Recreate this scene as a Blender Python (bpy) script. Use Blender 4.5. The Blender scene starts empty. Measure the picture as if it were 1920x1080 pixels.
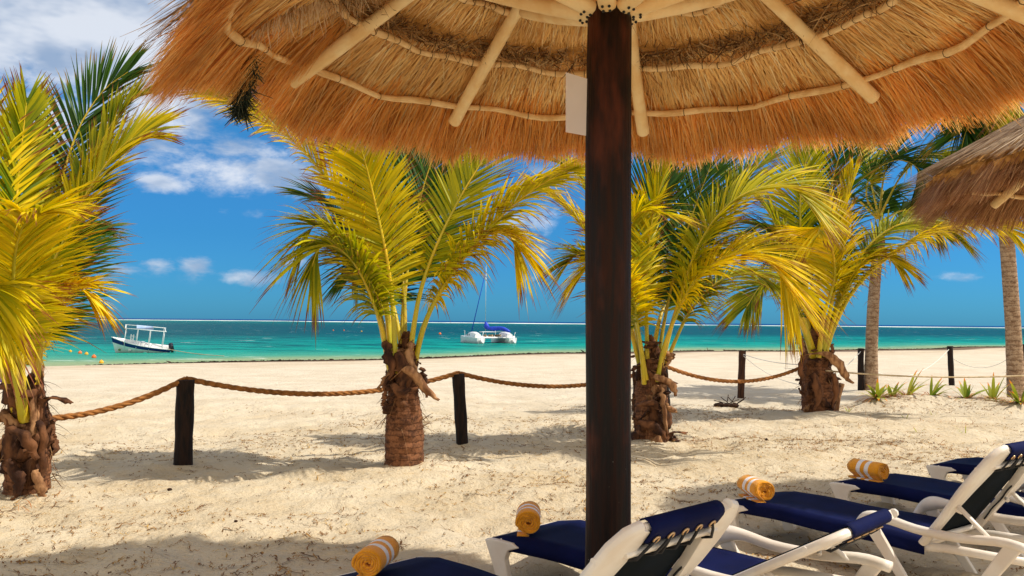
import bpy, math, random
import numpy as np
from mathutils import Vector, Matrix

# ------------------------------------------------------------------ camera, sky, sun
S = bpy.context.scene
C = S.collection
random.seed(7)
RNG = np.random.default_rng(11)
F = 1600.0                    # focal length in photo pixels (1920 wide)
EYE = 1.6
PITCH = math.atan(63 / F)
ROLL = math.atan(16 / 1750)
SUN_EL = math.radians(52)
SUN_AZ = math.radians(90)     # clockwise from +Y (the view direction)

cd = bpy.data.cameras.new('camera')
cam = bpy.data.objects.new('camera', cd)
C.objects.link(cam)
cd.sensor_width = 36
cd.lens = 36 * F / 1920
cd.clip_start = 0.05
cd.clip_end = 90000
fw = Vector((0, math.cos(PITCH), math.sin(PITCH)))
rt = Vector((1, 0, 0))
up = rt.cross(fw)
R2 = rt * math.cos(ROLL) + up * math.sin(ROLL)
U2 = up * math.cos(ROLL) - rt * math.sin(ROLL)
m = Matrix((R2, U2, -fw)).transposed().to_4x4()
m.translation = (0, 0, EYE)
cam.matrix_world = m
S.camera = cam

S.view_settings.view_transform = 'Standard'
S.view_settings.look = 'None'
S.view_settings.exposure = 0.12
S.view_settings.gamma = 1
S.view_settings.use_curve_mapping = False
S.cycles.max_bounces = 10
S.cycles.diffuse_bounces = 8
S.cycles.transparent_max_bounces = 8


def ray(px, py):
    d = R2 * (px - 960) - U2 * (py - 540) + fw * F
    return d.normalized()


def at(px, py, Y):
    """world point seen at photo pixel (px, py) at distance Y along the view axis on the ground plan"""
    d = ray(px, py)
    return Vector((0, 0, EYE)) + d * (Y / d.y)


def gnd(px, py, z=0.0):
    d = ray(px, py)
    t = (z - EYE) / d.z
    return Vector((0, 0, EYE)) + d * t


# ---- node helper
class NT:
    def __init__(s, nt):
        s.nt = nt

    def n(s, kind, **kw):
        nd = s.nt.nodes.new(kind)
        for k, v in kw.items():
            if k == 'i':
                for a, b in v.items():
                    nd.inputs[a].default_value = b
            else:
                setattr(nd, k, v)
        return nd

    def l(s, a, b):
        s.nt.links.new(a, b)

    def math(s, op, a, b=None, c=None, clamp=False):
        nd = s.nt.nodes.new('ShaderNodeMath')
        nd.operation = op
        nd.use_clamp = clamp
        for k, v in enumerate((a, b, c)):
            if v is None:
                continue
            if isinstance(v, (int, float)):
                nd.inputs[k].default_value = v
            else:
                s.l(v, nd.inputs[k])
        return nd.outputs[0]

    def mix(s, fac, a, b, blend='MIX'):
        nd = s.nt.nodes.new('ShaderNodeMix')
        nd.data_type = 'RGBA'
        nd.blend_type = blend
        for k, v in ((0, fac), (6, a), (7, b)):
            if isinstance(v, (int, float)):
                nd.inputs[k].default_value = v
            elif isinstance(v, (tuple, list)):
                nd.inputs[k].default_value = (*v[:3], 1)
            else:
                s.l(v, nd.inputs[k])
        return nd.outputs[2]

    def ramp(s, fac, stops, interp='LINEAR'):
        nd = s.nt.nodes.new('ShaderNodeValToRGB')
        cr = nd.color_ramp
        cr.interpolation = interp
        while len(cr.elements) < len(stops):
            cr.elements.new(0.5)
        for e, (p, c) in zip(cr.elements, stops):
            e.position = p
            e.color = (*c, 1) if len(c) == 3 else c
        s.l(fac, nd.inputs[0])
        return nd.outputs[0]

    def noise(s, vec, scale, detail=3, rough=0.55, dist=0.0, out=0):
        nd = s.nt.nodes.new('ShaderNodeTexNoise')
        nd.inputs['Scale'].default_value = scale
        nd.inputs['Detail'].default_value = detail
        nd.inputs['Roughness'].default_value = rough
        nd.inputs['Distortion'].default_value = dist
        if vec is not None:
            s.l(vec, nd.inputs['Vector'])
        return nd.outputs[out]

    def mapping(s, vec, scale=(1, 1, 1), loc=(0, 0, 0), rot=(0, 0, 0)):
        nd = s.nt.nodes.new('ShaderNodeMapping')
        nd.inputs['Scale'].default_value = scale
        nd.inputs['Location'].default_value = loc
        nd.inputs['Rotation'].default_value = rot
        s.l(vec, nd.inputs['Vector'])
        return nd.outputs[0]

    def maprange(s, v, a, b, c=0.0, d=1.0, smooth=True):
        nd = s.nt.nodes.new('ShaderNodeMapRange')
        nd.interpolation_type = 'SMOOTHSTEP' if smooth else 'LINEAR'
        s.l(v, nd.inputs[0])
        for k, q in zip((1, 2, 3, 4), (a, b, c, d)):
            nd.inputs[k].default_value = q
        return nd.outputs[0]

    def bump(s, h, strength=0.5, dist=0.01):
        nd = s.nt.nodes.new('ShaderNodeBump')
        nd.inputs['Strength'].default_value = strength
        nd.inputs['Distance'].default_value = dist
        s.l(h, nd.inputs['Height'])
        return nd.outputs[0]


# ---- world
W = bpy.data.worlds.new('World')
S.world = W
W.use_nodes = True
W.node_tree.nodes.clear()
w = NT(W.node_tree)
sky = w.n('ShaderNodeTexSky', sky_type='NISHITA', sun_disc=False)
sky.sun_elevation = SUN_EL
sky.sun_rotation = SUN_AZ
sky.air_density = 1.0
sky.dust_density = 0.3
sky.ozone_density = 3.0
tc = w.n('ShaderNodeTexCoord').outputs['Generated']
sep = w.n('ShaderNodeSeparateXYZ')
w.l(tc, sep.inputs[0])
X, Y, Z = sep.outputs
EL = w.math('ARCSINE', Z)
AZ = w.math('ARCTAN2', X, Y)
vec = w.mapping(tc, scale=(1, 1, 2.2))
warp = w.noise(vec, 7, 6, 0.6, 0.3)
fine = w.noise(vec, 22, 6, 0.65, 0.2)
big = w.noise(vec, 3.0, 5, 0.55)


def azel(px, py):
    d = ray(px, py)
    return math.atan2(d.x, d.y), math.asin(d.z)


CLOUDS = [  # px, py, half width, half height, strength
    (40, 40, 360, 140, 1.3), (215, 120, 240, 95, 1.35), (110, 225, 270, 70, 1.1), (330, 210, 70, 30, .55),
    (540, 330, 200, 42, 1.15), (480, 282, 130, 24, .85), (395, 275, 60, 14, .5), (620, 300, 90, 40, .7), (305, 345, 58, 22, .95),
    (365, 495, 42, 28, 1.0), (298, 497, 42, 18, .95), (468, 520, 60, 20, .9), (245, 505, 80, 14, .65), (420, 400, 120, 16, .5), (640, 470, 110, 18, .5),
    (553, 490, 26, 12, .7), (1010, 410, 120, 50, .75), (985, 523, 28, 11, .6), (1330, 400, 120, 70, .45), (1040, 330, 70, 40, .6),
    (1790, 520, 70, 12, .5), (1000, 470, 60, 12, .5), (1860, 470, 60, 20, .4)]
acc = None
for px, py, hw, hh, st in CLOUDS:
    a, e = azel(px, py)
    du = w.math('DIVIDE', w.math('SUBTRACT', AZ, a), hw / F)
    dv = w.math('DIVIDE', w.math('SUBTRACT', EL, e), hh / F)
    g = w.math('MULTIPLY', w.math('EXPONENT', w.math('MULTIPLY', w.math('ADD', w.math('MULTIPLY', du, du), w.math('MULTIPLY', dv, dv)), -1.0)), st)
    acc = g if acc is None else w.math('MAXIMUM', acc, g)
nz = w.math('ADD', w.math('MULTIPLY', warp, 0.62), w.math('MULTIPLY', fine, 0.38))
m1 = w.math('ADD', acc, w.math('MULTIPLY', w.math('SUBTRACT', nz, 0.5), 3.4))
m1 = w.maprange(m1, 0.32, 1.05)
m1 = w.math('MULTIPLY', m1, w.maprange(acc, 0.12, 0.42))
# cloud added out of view, overhead and behind the camera, as warm fill light
front = w.math('MULTIPLY', w.maprange(Y, -0.1, 0.45), w.maprange(EL, 0.42, 0.62, 1.0, 0.0))
gen = w.maprange(w.math('ADD', w.math('MULTIPLY', big, 0.7), w.math('MULTIPLY', fine, 0.3)), 0.38, 0.52)
m2 = w.math('MULTIPLY', gen, w.math('SUBTRACT', 1.0, front))
cover = w.math('MAXIMUM', w.math('MULTIPLY', m1, 0.78), w.math('MULTIPLY', m2, 0.9))
skyc = w.mix(1.0, sky.outputs[0], (0.80, 0.90, 1.08), 'MULTIPLY')
skyc = w.mix(1.0, skyc, w.ramp(EL, [(0, (.62, .70, 1.02)), (.08, (.78, .78, 1.02)), (.30, (1, 1, 1))]), 'MULTIPLY')
hs = w.n('ShaderNodeHueSaturation', i={'Saturation': 1.12, 'Value': 1.0})
w.l(skyc, hs.inputs['Color'])
ccol = w.mix(w.maprange(w.noise(vec, 9, 4), 0.36, 0.60), (3.6, 4.5, 6.0), (8.4, 8.6, 9.0))
ccol = w.mix(w.maprange(Y, -0.1, 0.4), (11.5, 10.2, 8.2), ccol)  # unseen rear cloud made bright and warm to lift the shadows
skf = w.mix(1.0, hs.outputs[0], w.ramp(EL, [(0, (.24, .84, 1.0)), (.095, (.27, .84, .90)), (.22, (.45, 1.0, 1.0)), (.5, (.7, 1, 1))]), 'MULTIPLY')
fin = w.mix(cover, skf, ccol)
bg = w.n('ShaderNodeBackground', i={'Strength': 0.1})
w.l(fin, bg.inputs[0])
wo = w.n('ShaderNodeOutputWorld')
w.l(bg.outputs[0], wo.inputs[0])

# ---- sun
sl = bpy.data.lights.new('sun', 'SUN')
sl.energy = 4.5
sl.angle = math.radians(0.55)
sl.color = (1.0, 0.93, 0.80)
so = bpy.data.objects.new('sun', sl)
C.objects.link(so)
sd = Vector((math.sin(SUN_AZ) * math.cos(SUN_EL), math.cos(SUN_AZ) * math.cos(SUN_EL), math.sin(SUN_EL)))
so.rotation_euler = sd.to_track_quat('Z', 'Y').to_euler()
so.location = sd * 40


# ------------------------------------------------------------------ materials
def new_mat(name):
    mt = bpy.data.materials.new(name)
    mt.use_nodes = True
    mt.node_tree.nodes.clear()
    g = NT(mt.node_tree)
    out = g.n('ShaderNodeOutputMaterial')
    return mt, g, out


def principled(g, out, col, rough=0.6, spec=0.4, normal=None, metal=0.0, sheen=0.0, coat=0.0):
    p = g.n('ShaderNodeBsdfPrincipled')
    if isinstance(col, (tuple, list)):
        p.inputs['Base Color'].default_value = (*col, 1)
    else:
        g.l(col, p.inputs['Base Color'])
    if isinstance(rough, (int, float)):
        p.inputs['Roughness'].default_value = rough
    else:
        g.l(rough, p.inputs['Roughness'])
    p.inputs['Specular IOR Level'].default_value = spec
    p.inputs['Metallic'].default_value = metal
    p.inputs['Sheen Weight'].default_value = sheen
    p.inputs['Coat Weight'].default_value = coat
    if normal is not None:
        g.l(normal, p.inputs['Normal'])
    if out is not None:
        g.l(p.outputs[0], out.inputs[0])
    return p


def objco(g):
    return g.n('ShaderNodeTexCoord').outputs['Object']


def simple(name, c1, c2=None, scale=8, rough=0.6, spec=0.4, bump=0.0, bscale=40, bdist=0.01, stretch=(1, 1, 1), **kw):
    mt, g, out = new_mat(name)
    co = g.mapping(objco(g), scale=stretch)
    col = c1
    if c2 is not None:
        col = g.mix(g.maprange(g.noise(co, scale, 5), 0.35, 0.65), c1, c2)
    nm = None
    if bump:
        nm = g.bump(g.noise(co, bscale, 4), bump, bdist)
    principled(g, out, col, rough, spec, nm, **kw)
    return mt


def straw_mat(name, stops, trans=0.15, rough=0.6):
    mt, g, out = new_mat(name)
    r = g.n('ShaderNodeNewGeometry').outputs['Random Per Island']
    col = g.ramp(r, stops)
    co = objco(g)
    col = g.mix(g.maprange(g.noise(co, 3.0, 4), 0.3, 0.7), col, g.mix(1.0, col, (0.76, 0.68, 0.60), 'MULTIPLY'))
    p = principled(g, None, col, rough, 0.3)
    t = g.n('ShaderNodeBsdfTranslucent')
    g.l(col, t.inputs[0])
    mx = g.n('ShaderNodeMixShader', i={0: trans})
    g.l(p.outputs[0], mx.inputs[1])
    g.l(t.outputs[0], mx.inputs[2])
    g.l(mx.outputs[0], out.inputs[0])
    return mt


def leaf_mat(name, lo, hi, tip, trans=0.34, t0=.84):
    mt, g, out = new_mat(name)
    r = g.n('ShaderNodeNewGeometry').outputs['Random Per Island']
    orr = g.n('ShaderNodeObjectInfo').outputs['Random']
    at_ = g.n('ShaderNodeAttribute', attribute_name='t')
    mixf = g.math('ADD', g.math('MULTIPLY', r, 0.75), g.math('MULTIPLY', g.math('SUBTRACT', orr, 0.4), 0.5), clamp=True)
    col = g.mix(mixf, lo, hi)
    yel = g.mix(g.math('MULTIPLY', g.maprange(at_.outputs['Fac'], 0.3, 0.8), 0.5), col, hi)
    thr = g.math('ADD', at_.outputs['Fac'], g.math('MULTIPLY', r, 0.22))
    col = g.mix(g.maprange(thr, t0, t0 + .16), yel, tip)
    p = principled(g, None, col, 0.5, 0.22)
    t = g.n('ShaderNodeBsdfTranslucent')
    tcol = g.mix(1.0, col, (1.25, 1.15, 0.5), 'MULTIPLY')
    g.l(tcol, t.inputs[0])
    mx = g.n('ShaderNodeMixShader', i={0: trans})
    g.l(p.outputs[0], mx.inputs[1])
    g.l(t.outputs[0], mx.inputs[2])
    g.l(mx.outputs[0], out.inputs[0])
    return mt


M = {}
M['leaf_yellow'] = leaf_mat('yellow_leaf', (0.30, 0.33, 0.006), (0.94, 0.70, 0.004), (0.22, 0.06, 0.02))
M['leaf_dry'] = leaf_mat('drying_leaf', (0.42, 0.30, 0.01), (0.80, 0.42, 0.02), (0.26, 0.10, 0.03), .3, .66)
M['leaf_lime'] = leaf_mat('lime_leaf', (0.05, 0.14, 0.004), (0.66, 0.58, 0.006), (0.20, 0.06, 0.02))
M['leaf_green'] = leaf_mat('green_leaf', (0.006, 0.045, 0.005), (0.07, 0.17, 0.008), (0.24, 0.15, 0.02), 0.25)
M['petiole'] = simple('yellow_petiole', (0.74, 0.50, 0.02), (0.46, 0.42, 0.02), 5, 0.4, 0.5, 0.3, 30, 0.01, (1, 1, 0.3))
M['petiole_green'] = simple('green_petiole', (0.40, 0.36, 0.03), (0.62, 0.42, 0.03), 5, 0.45)
M['straw'] = straw_mat('thatch_straw', [(0, (0.50, 0.22, 0.05)), (0.18, (0.94, 0.56, 0.18)), (0.75, (0.99, 0.69, 0.27)), (1, (1.0, 0.86, 0.52))], 0.08)
M['straw_fringe'] = straw_mat('fringe_straw', [(0, (0.40, 0.13, 0.02)), (0.2, (0.96, 0.46, 0.09)), (0.75, (0.99, 0.60, 0.18)), (1, (1.0, 0.80, 0.42))], 0.4)
M['straw_grey'] = straw_mat('weathered_straw', [(0, (0.22, 0.13, 0.07)), (0.5, (0.44, 0.30, 0.17)), (1, (0.72, 0.56, 0.38))], 0.3)
M['straw_sun_tone'] = straw_mat('sunlit_tone_straw', [(0, (0.45, 0.25, 0.10)), (0.5, (0.80, 0.62, 0.38)), (1, (0.97, 0.88, 0.70))], 0.3)  # pale colour stands in for sunlight on the loose hanging straw
M['straw_brown'] = straw_mat('brown_straw', [(0, (0.22, 0.08, 0.03)), (0.5, (0.55, 0.27, 0.11)), (1, (0.80, 0.50, 0.24))], 0.2)
M['straw_tuft'] = straw_mat('thatch_tuft', [(0, (0.09, 0.04, 0.015)), (0.45, (0.34, 0.20, 0.08)), (1, (0.70, 0.48, 0.24))], 0.05)
M['thatch_base'] = simple('thatch_bed', (0.80, 0.44, 0.14), (0.50, 0.24, 0.06), 12, 0.9, 0.1, 0.6, 60, 0.02)
M['fibre'] = straw_mat('bark_fibre', [(0, (0.03, 0.014, 0.008)), (0.6, (0.20, 0.095, 0.04)), (1, (0.45, 0.26, 0.12))], 0.05)
M['net'] = straw_mat('dark_net', [(0, (0.01, 0.018, 0.012)), (0.8, (0.03, 0.05, 0.035)), (1, (0.10, 0.12, 0.08))], 0.0)
M['log'] = simple('peeled_log', (0.97, 0.76, 0.42), (0.88, 0.60, 0.27), 6, 0.55, 0.35, 0.35, 35, 0.01, (1, 1, 1))
M['hoop'] = simple('bent_stick', (0.92, 0.66, 0.34), (0.74, 0.46, 0.19), 9, 0.6, 0.3, 0.4, 40, 0.008)
M['twine'] = simple('twine', (0.12, 0.07, 0.03), rough=0.9)
M['nail'] = simple('nail', (0.02, 0.02, 0.02), rough=0.5)


def pole_mat():
    mt, g, out = new_mat('stained_pole_wood')
    co = objco(g)
    st = g.mapping(co, scale=(9, 9, 0.7))
    n1 = g.noise(st, 3.0, 6, 0.6, 0.4)
    n2 = g.noise(g.mapping(co, scale=(4, 4, 1.2)), 1.6, 4)
    col = g.mix(g.maprange(n1, 0.35, 0.7), (0.005, 0.0025, 0.002), (0.030, 0.009, 0.004))
    col = g.mix(g.maprange(n2, 0.5, 0.72), col, (0.085, 0.020, 0.008))
    sp = g.maprange(g.noise(co, 60, 2), 0.76, 0.80)
    lowz = g.n('ShaderNodeSeparateXYZ')
    g.l(co, lowz.inputs[0])
    sp = g.math('MULTIPLY', sp, g.maprange(lowz.outputs[2], 0.9, 1.5, 1, 0))
    col = g.mix(sp, col, (0.5, 0.45, 0.38))
    cr = g.noise(g.mapping(co, scale=(30, 30, 0.8)), 2.0, 3)
    principled(g, out, col, g.maprange(n1, 0.3, 0.7, 0.45, 0.7), 0.22, g.bump(g.math('ADD', n1, g.math('MULTIPLY', cr, 0.7)), 0.5, 0.012))
    return mt


M['pole'] = pole_mat()
M['post'] = simple('tarred_post', (0.006, 0.004, 0.004), (0.022, 0.010, 0.006), 9, 0.75, 0.25, 0.7, 16, 0.02, (3, 3, 0.5))
M['post_brown'] = simple('brown_post', (0.035, 0.014, 0.008), (0.09, 0.035, 0.015), 9, 0.75, 0.25, 0.7, 16, 0.02, (3, 3, 0.5))
M['rope'] = simple('coir_rope', (0.40, 0.17, 0.05), (0.20, 0.08, 0.022), 14, 0.85, 0.2, 0.8, 120, 0.006)
M['rope_pale'] = simple('pale_rope', (0.62, 0.50, 0.34), (0.45, 0.34, 0.2), 14, 0.85, 0.2)
M['cord_white'] = simple('white_cord', (0.75, 0.72, 0.66), rough=0.8)
M['husk'] = simple('dry_leaf_sheath', (0.19, 0.08, 0.034), (0.035, 0.014, 0.008), 9, 0.85, 0.2, 0.8, 50, 0.01, (1, 1, 0.35))
M['husk_pale'] = simple('pale_leaf_sheath', (0.46, 0.25, 0.12), (0.16, 0.07, 0.03), 14, 0.8, 0.2, 0.6, 50, 0.01, (1, 1, 0.35))


def trunk_mat(name, a, b, ring=16.0):
    mt, g, out = new_mat(name)
    co = objco(g)
    s = g.n('ShaderNodeSeparateXYZ')
    g.l(co, s.inputs[0])
    n = g.noise(g.mapping(co, scale=(1, 1, 1.6)), 9, 6, 0.65)
    ph = g.math('ADD', g.math('MULTIPLY', s.outputs[2], ring), g.math('MULTIPLY', n, 1.6))
    fr = g.math('FRACT', ph)
    line = g.maprange(fr, 0.0, 0.22)
    fib = g.noise(g.mapping(co, scale=(3, 3, 2.2)), 14, 5, .7)
    col = g.mix(g.maprange(g.math('ADD', g.math('MULTIPLY', n, 0.6), g.math('MULTIPLY', fib, 0.4)), 0.38, 0.62), a, b)
    col = g.mix(line, g.mix(1.0, col, (0.55, 0.5, 0.48), 'MULTIPLY'), col)
    h = g.math('ADD', g.math('MULTIPLY', line, 0.6), g.math('ADD', n, g.math('MULTIPLY', fib, 0.5)))
    principled(g, out, col, 0.85, 0.2, g.bump(h, 0.7, 0.014))
    return mt


M['trunk'] = trunk_mat('young_palm_bark', (0.28, 0.12, 0.055), (0.08, 0.033, 0.017))
M['trunk_tall'] = trunk_mat('old_palm_bark', (0.46, 0.33, 0.22), (0.22, 0.13, 0.075), 9.0)


def sand_mat():
    mt, g, out = new_mat('beach_sand')
    co = objco(g)
    n1 = g.noise(co, 0.9, 5)
    n2 = g.noise(co, 7, 5, 0.6)
    n3 = g.noise(co, 90, 3, 0.6)
    col = g.mix(g.maprange(n1, 0.32, 0.68), (0.63, 0.54, 0.40), (0.53, 0.435, 0.30))
    col = g.mix(g.math('MULTIPLY', g.maprange(n2, 0.45, 0.72), 0.35), col, (0.62, 0.46, 0.26))
    sf = g.n('ShaderNodeSeparateXYZ')
    g.l(co, sf.inputs[0])
    col = g.mix(g.maprange(sf.outputs[1], 9, 22), col, g.mix(g.maprange(n1, 0.32, 0.68), (0.64, 0.565, 0.45), (0.57, 0.485, 0.37)))
    # dry grass flecks lying in the sand near the palms
    s = g.n('ShaderNodeSeparateXYZ')
    g.l(co, s.inputs[0])
    fl = g.noise(g.mapping(co, scale=(1, 2.1, 1)), 19, 4, 0.75, 1.2)
    near = g.math('MULTIPLY', g.maprange(s.outputs[1], 4, 7), g.maprange(s.outputs[1], 12, 19, 1, 0))
    zone = g.math('MULTIPLY', near, g.maprange(g.math('ADD', g.noise(co, 0.45, 3), g.math('MULTIPLY', s.outputs[0], 0.02)), 0.42, 0.60))
    fleck = g.math('MULTIPLY', g.maprange(fl, 0.565, 0.63), g.math('ADD', 0.22, g.math('MULTIPLY', zone, 0.75)))
    col = g.mix(g.math('MULTIPLY', fleck, 0.75), col, (0.40, 0.24, 0.07))
    pep = g.maprange(g.noise(g.mapping(co, scale=(1, 1.5, 1)), 42, 2, 0.5), 0.73, 0.77)
    col = g.mix(g.math('MULTIPLY', pep, 0.7), col, (0.10, 0.06, 0.03))
    # wet sand and weed stain by the waterline (attribute 'wet' carries metres-based factor)
    wet = g.n('ShaderNodeAttribute', attribute_name='wet').outputs['Fac']
    st = g.noise(g.mapping(co, scale=(0.12, 0.5, 1)), 2.2, 5, 0.6)
    band = g.math('MULTIPLY', g.maprange(wet, 0.25, 0.6), g.maprange(st, 0.46, 0.60))
    col = g.mix(g.math('MULTIPLY', band, 0.75), col, (0.42, 0.30, 0.18))
    col = g.mix(g.math('MULTIPLY', g.maprange(g.math('ADD', wet, g.math('MULTIPLY', g.math('SUBTRACT', st, .5), .12)), 0.76, 0.84), .92), col, (0.13, 0.08, 0.05))
    h = g.math('ADD', g.math('MULTIPLY', n2, 1.0), g.math('ADD', g.math('MULTIPLY', n3, 0.16), g.math('MULTIPLY', g.noise(co, 26, 4, 0.6), 0.45)))
    principled(g, out, col, 0.95, 0.1, g.bump(h, 0.9, 0.06))
    return mt


M['sand'] = sand_mat()


def sea_mat():
    mt, g, out = new_mat('sea_water')
    co = objco(g)
    d = g.n('ShaderNodeAttribute', attribute_name='off').outputs['Fac']   # log10(metres offshore + 1) / 4
    n = g.noise(g.mapping(co, scale=(0.02, 0.05, 1)), 1.0, 4)
    n2 = g.noise(g.mapping(co, scale=(0.13, 0.34, 1)), 1.0, 6, 0.68)
    dd = g.math('ADD', d, g.math('MULTIPLY', g.math('SUBTRACT', n, 0.5), 0.10))

    def L(mm):
        return math.log10(mm + 1) / 4
    col = g.ramp(dd, [(0, (0.34, 0.36, 0.18)), (L(5), (0.24, 0.34, 0.17)), (L(11), (0.06, 0.30, 0.20)), (L(24), (0.005, 0.29, 0.225)),
                      (L(55), (0.003, 0.22, 0.20)), (L(110), (0.002, 0.080, 0.090)), (L(300), (0.002, 0.070, 0.085)), (L(520), (0.002, 0.10, 0.10)),
                      (L(1000), (0.003, 0.15, 0.14)), (1.0, (0.003, 0.15, 0.14))])
    sy = g.n('ShaderNodeSeparateXYZ')
    g.l(co, sy.inputs[0])
    YY = g.math('ADD', sy.outputs[1], g.math('MULTIPLY', sy.outputs[0], .05))
    col = g.mix(g.maprange(YY, 1900, 2300), col, (0.001, 0.035, 0.17))
    mid = g.math('MULTIPLY', g.maprange(d, L(8), L(40)), g.maprange(d, L(800), L(1000), 1, 0))
    patch = g.math('MULTIPLY', g.maprange(n2, 0.46, 0.60), mid)
    col = g.mix(g.math('MULTIPLY', patch, 0.8), col, (0.001, 0.036, 0.050))
    # whitecaps and the surf on the reef
    wc = g.maprange(g.noise(g.mapping(co, scale=(0.10, 0.42, 1)), 1.3, 5, 0.62, 0.2), 0.67, 0.70)
    wc = g.math('MULTIPLY', wc, g.math('MULTIPLY', g.maprange(d, L(10), L(30)), g.maprange(d, L(500), L(800), 1, 0)))
    reefn = g.noise(g.mapping(co, scale=(0.003, 0.0009, 1)), 3.0, 6, 0.7)
    reef = g.math('MULTIPLY', g.math('MULTIPLY', g.maprange(YY, 1200, 1350), g.maprange(YY, 1750, 1950, 1, 0)), g.maprange(reefn, 0.42, 0.52))
    sh = g.math('MULTIPLY', g.maprange(g.noise(g.mapping(co, scale=(0.09, 0.45, 1)), 2.0, 5, 0.7), 0.60, 0.66), g.maprange(d, L(0.5), L(2.5)))
    sh = g.math('MULTIPLY', sh, g.maprange(d, L(7), L(15), 1, 0))
    foam = g.math('MAXIMUM', g.math('MAXIMUM', wc, g.math('MULTIPLY', reef, 0.95)), g.math('MULTIPLY', sh, 0.85))
    col = g.mix(foam, col, (0.86, 0.88, 0.86))
    rough = g.math('ADD', 0.34, g.math('MULTIPLY', foam, 0.6))
    hb = g.math('ADD', g.noise(g.mapping(co, scale=(0.5, 1.3, 1)), 1.0, 6, 0.6), g.math('MULTIPLY', n2, 0.6))
    principled(g, out, col, rough, 0.02, g.bump(hb, 1.0, 0.5))
    return mt


M['sea'] = sea_mat()
M['weed'] = straw_mat('dark_seaweed', [(0, (0.012, 0.010, 0.006)), (1, (0.07, 0.04, 0.02))], 0.0, 0.8)
M['white_plastic'] = simple('white_resin', (0.82, 0.77, 0.70), (0.74, 0.66, 0.57), 5, 0.38, 0.45, 0.12, 30, 0.004)
M['navy'] = simple('navy_sling', (0.0012, 0.0036, 0.038), (0.0020, 0.0055, 0.054), 5, 0.75, 0.10, 0.4, 260, 0.002, (1, 1, 1))
M['navy_back'] = simple('dark_back_sling', (0.0025, 0.006, 0.009), (0.004, 0.009, 0.016), 5, .8, .08, .4, 260, .002)  # darker and greener than the seat cloth, used on both faces of the back
M['black_cord'] = simple('black_cord', (0.01, 0.01, 0.014), rough=0.6)
M['brass'] = simple('brass_eyelet', (0.62, 0.42, 0.24), rough=0.35, metal=0.8)


def towel_mat():
    mt, g, out = new_mat('striped_towel')
    co = objco(g)
    s = g.n('ShaderNodeSeparateXYZ')
    g.l(co, s.inputs[0])
    stripes = g.math('MAXIMUM', g.math('COMPARE', s.outputs[0], 0.085, 0.02), g.math('COMPARE', s.outputs[0], 0.165, 0.02))
    n = g.noise(co, 180, 3, 0.7)
    col = g.mix(g.maprange(n, 0.3, 0.7), (0.88, 0.30, 0.008), (1.0, 0.46, 0.02))
    col = g.mix(stripes, col, (0.95, 0.92, 0.94))
    principled(g, out, col, 0.95, 0.1, g.bump(n, 0.9, 0.008), sheen=0.3)
    return mt


M['towel'] = towel_mat()
M['board'] = simple('white_board', (0.80, 0.75, 0.74), (0.76, 0.70, 0.68), 2, 0.6)
M['gull_white'] = simple('boat_white', (0.84, 0.84, 0.84), (0.74, 0.75, 0.76), 2, 0.35)
M['boat_navy'] = simple('boat_navy', (0.01, 0.02, 0.16), rough=0.35)
M['boat_blue'] = simple('canvas_blue', (0.01, 0.06, 0.62), (0.01, 0.04, 0.45), 3, 0.6)
M['sky_blue_canvas'] = simple('pale_blue_canvas', (0.30, 0.50, 0.82), (0.6, 0.7, 0.85), 2, 0.6)
M['black_paint'] = simple('black_cowling', (0.012, 0.014, 0.02), (0.03, 0.035, 0.05), 3, 0.35)
M['glass_dark'] = simple('dark_glass', (0.02, 0.06, 0.10), rough=0.15)
M['deck_net'] = simple('deck_clutter', (0.25, 0.16, 0.08), (0.5, 0.42, 0.3), 4, 0.8)
M['alu'] = simple('mast_metal', (0.45, 0.55, 0.58), rough=0.4, metal=0.3)
M['emblem_green'] = simple('emblem_green', (0.10, 0.20, 0.06), rough=0.5)
M['emblem_teal'] = simple('emblem_teal', (0.10, 0.42, 0.36), rough=0.5)
M['buoy'] = simple('orange_buoy', (0.85, 0.16, 0.02), rough=0.4)
M['buoy_yellow'] = simple('yellow_buoy', (0.85, 0.42, 0.02), rough=0.4)
M['lily'] = leaf_mat('lily_leaf', (0.10, 0.20, 0.03), (0.46, 0.46, 0.06), (0.75, 0.26, 0.03), 0.3)
M['dry'] = straw_mat('dry_blades', [(0, (0.28, 0.09, 0.02)), (0.6, (0.55, 0.25, 0.08)), (1, (0.7, 0.5, 0.22))], 0.2)
M['twig'] = straw_mat('dry_twig', [(0, (0.10, 0.04, 0.012)), (0.6, (0.32, 0.16, 0.04)), (1, (0.50, 0.32, 0.09))], 0.0)
M['char'] = simple('charred_husk', (0.02, 0.012, 0.008), (0.06, 0.03, 0.02), 20, 0.9, 0.1, 0.8, 60, 0.01)
M['coconut'] = simple('yellow_coconut', (0.75, 0.38, 0.02), (0.55, 0.40, 0.03), 6, 0.5)
M['purple'] = simple('purple_cloth', (0.22, 0.10, 0.45), (0.03, 0.08, 0.5), 2, 0.8)
M['red'] = simple('red_cloth', (0.5, 0.06, 0.02), rough=0.8)
M['metal_strap'] = simple('galvanised_strap', (0.30, 0.28, 0.25), (0.14, 0.13, 0.11), 25, 0.5, metal=0.6)


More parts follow.
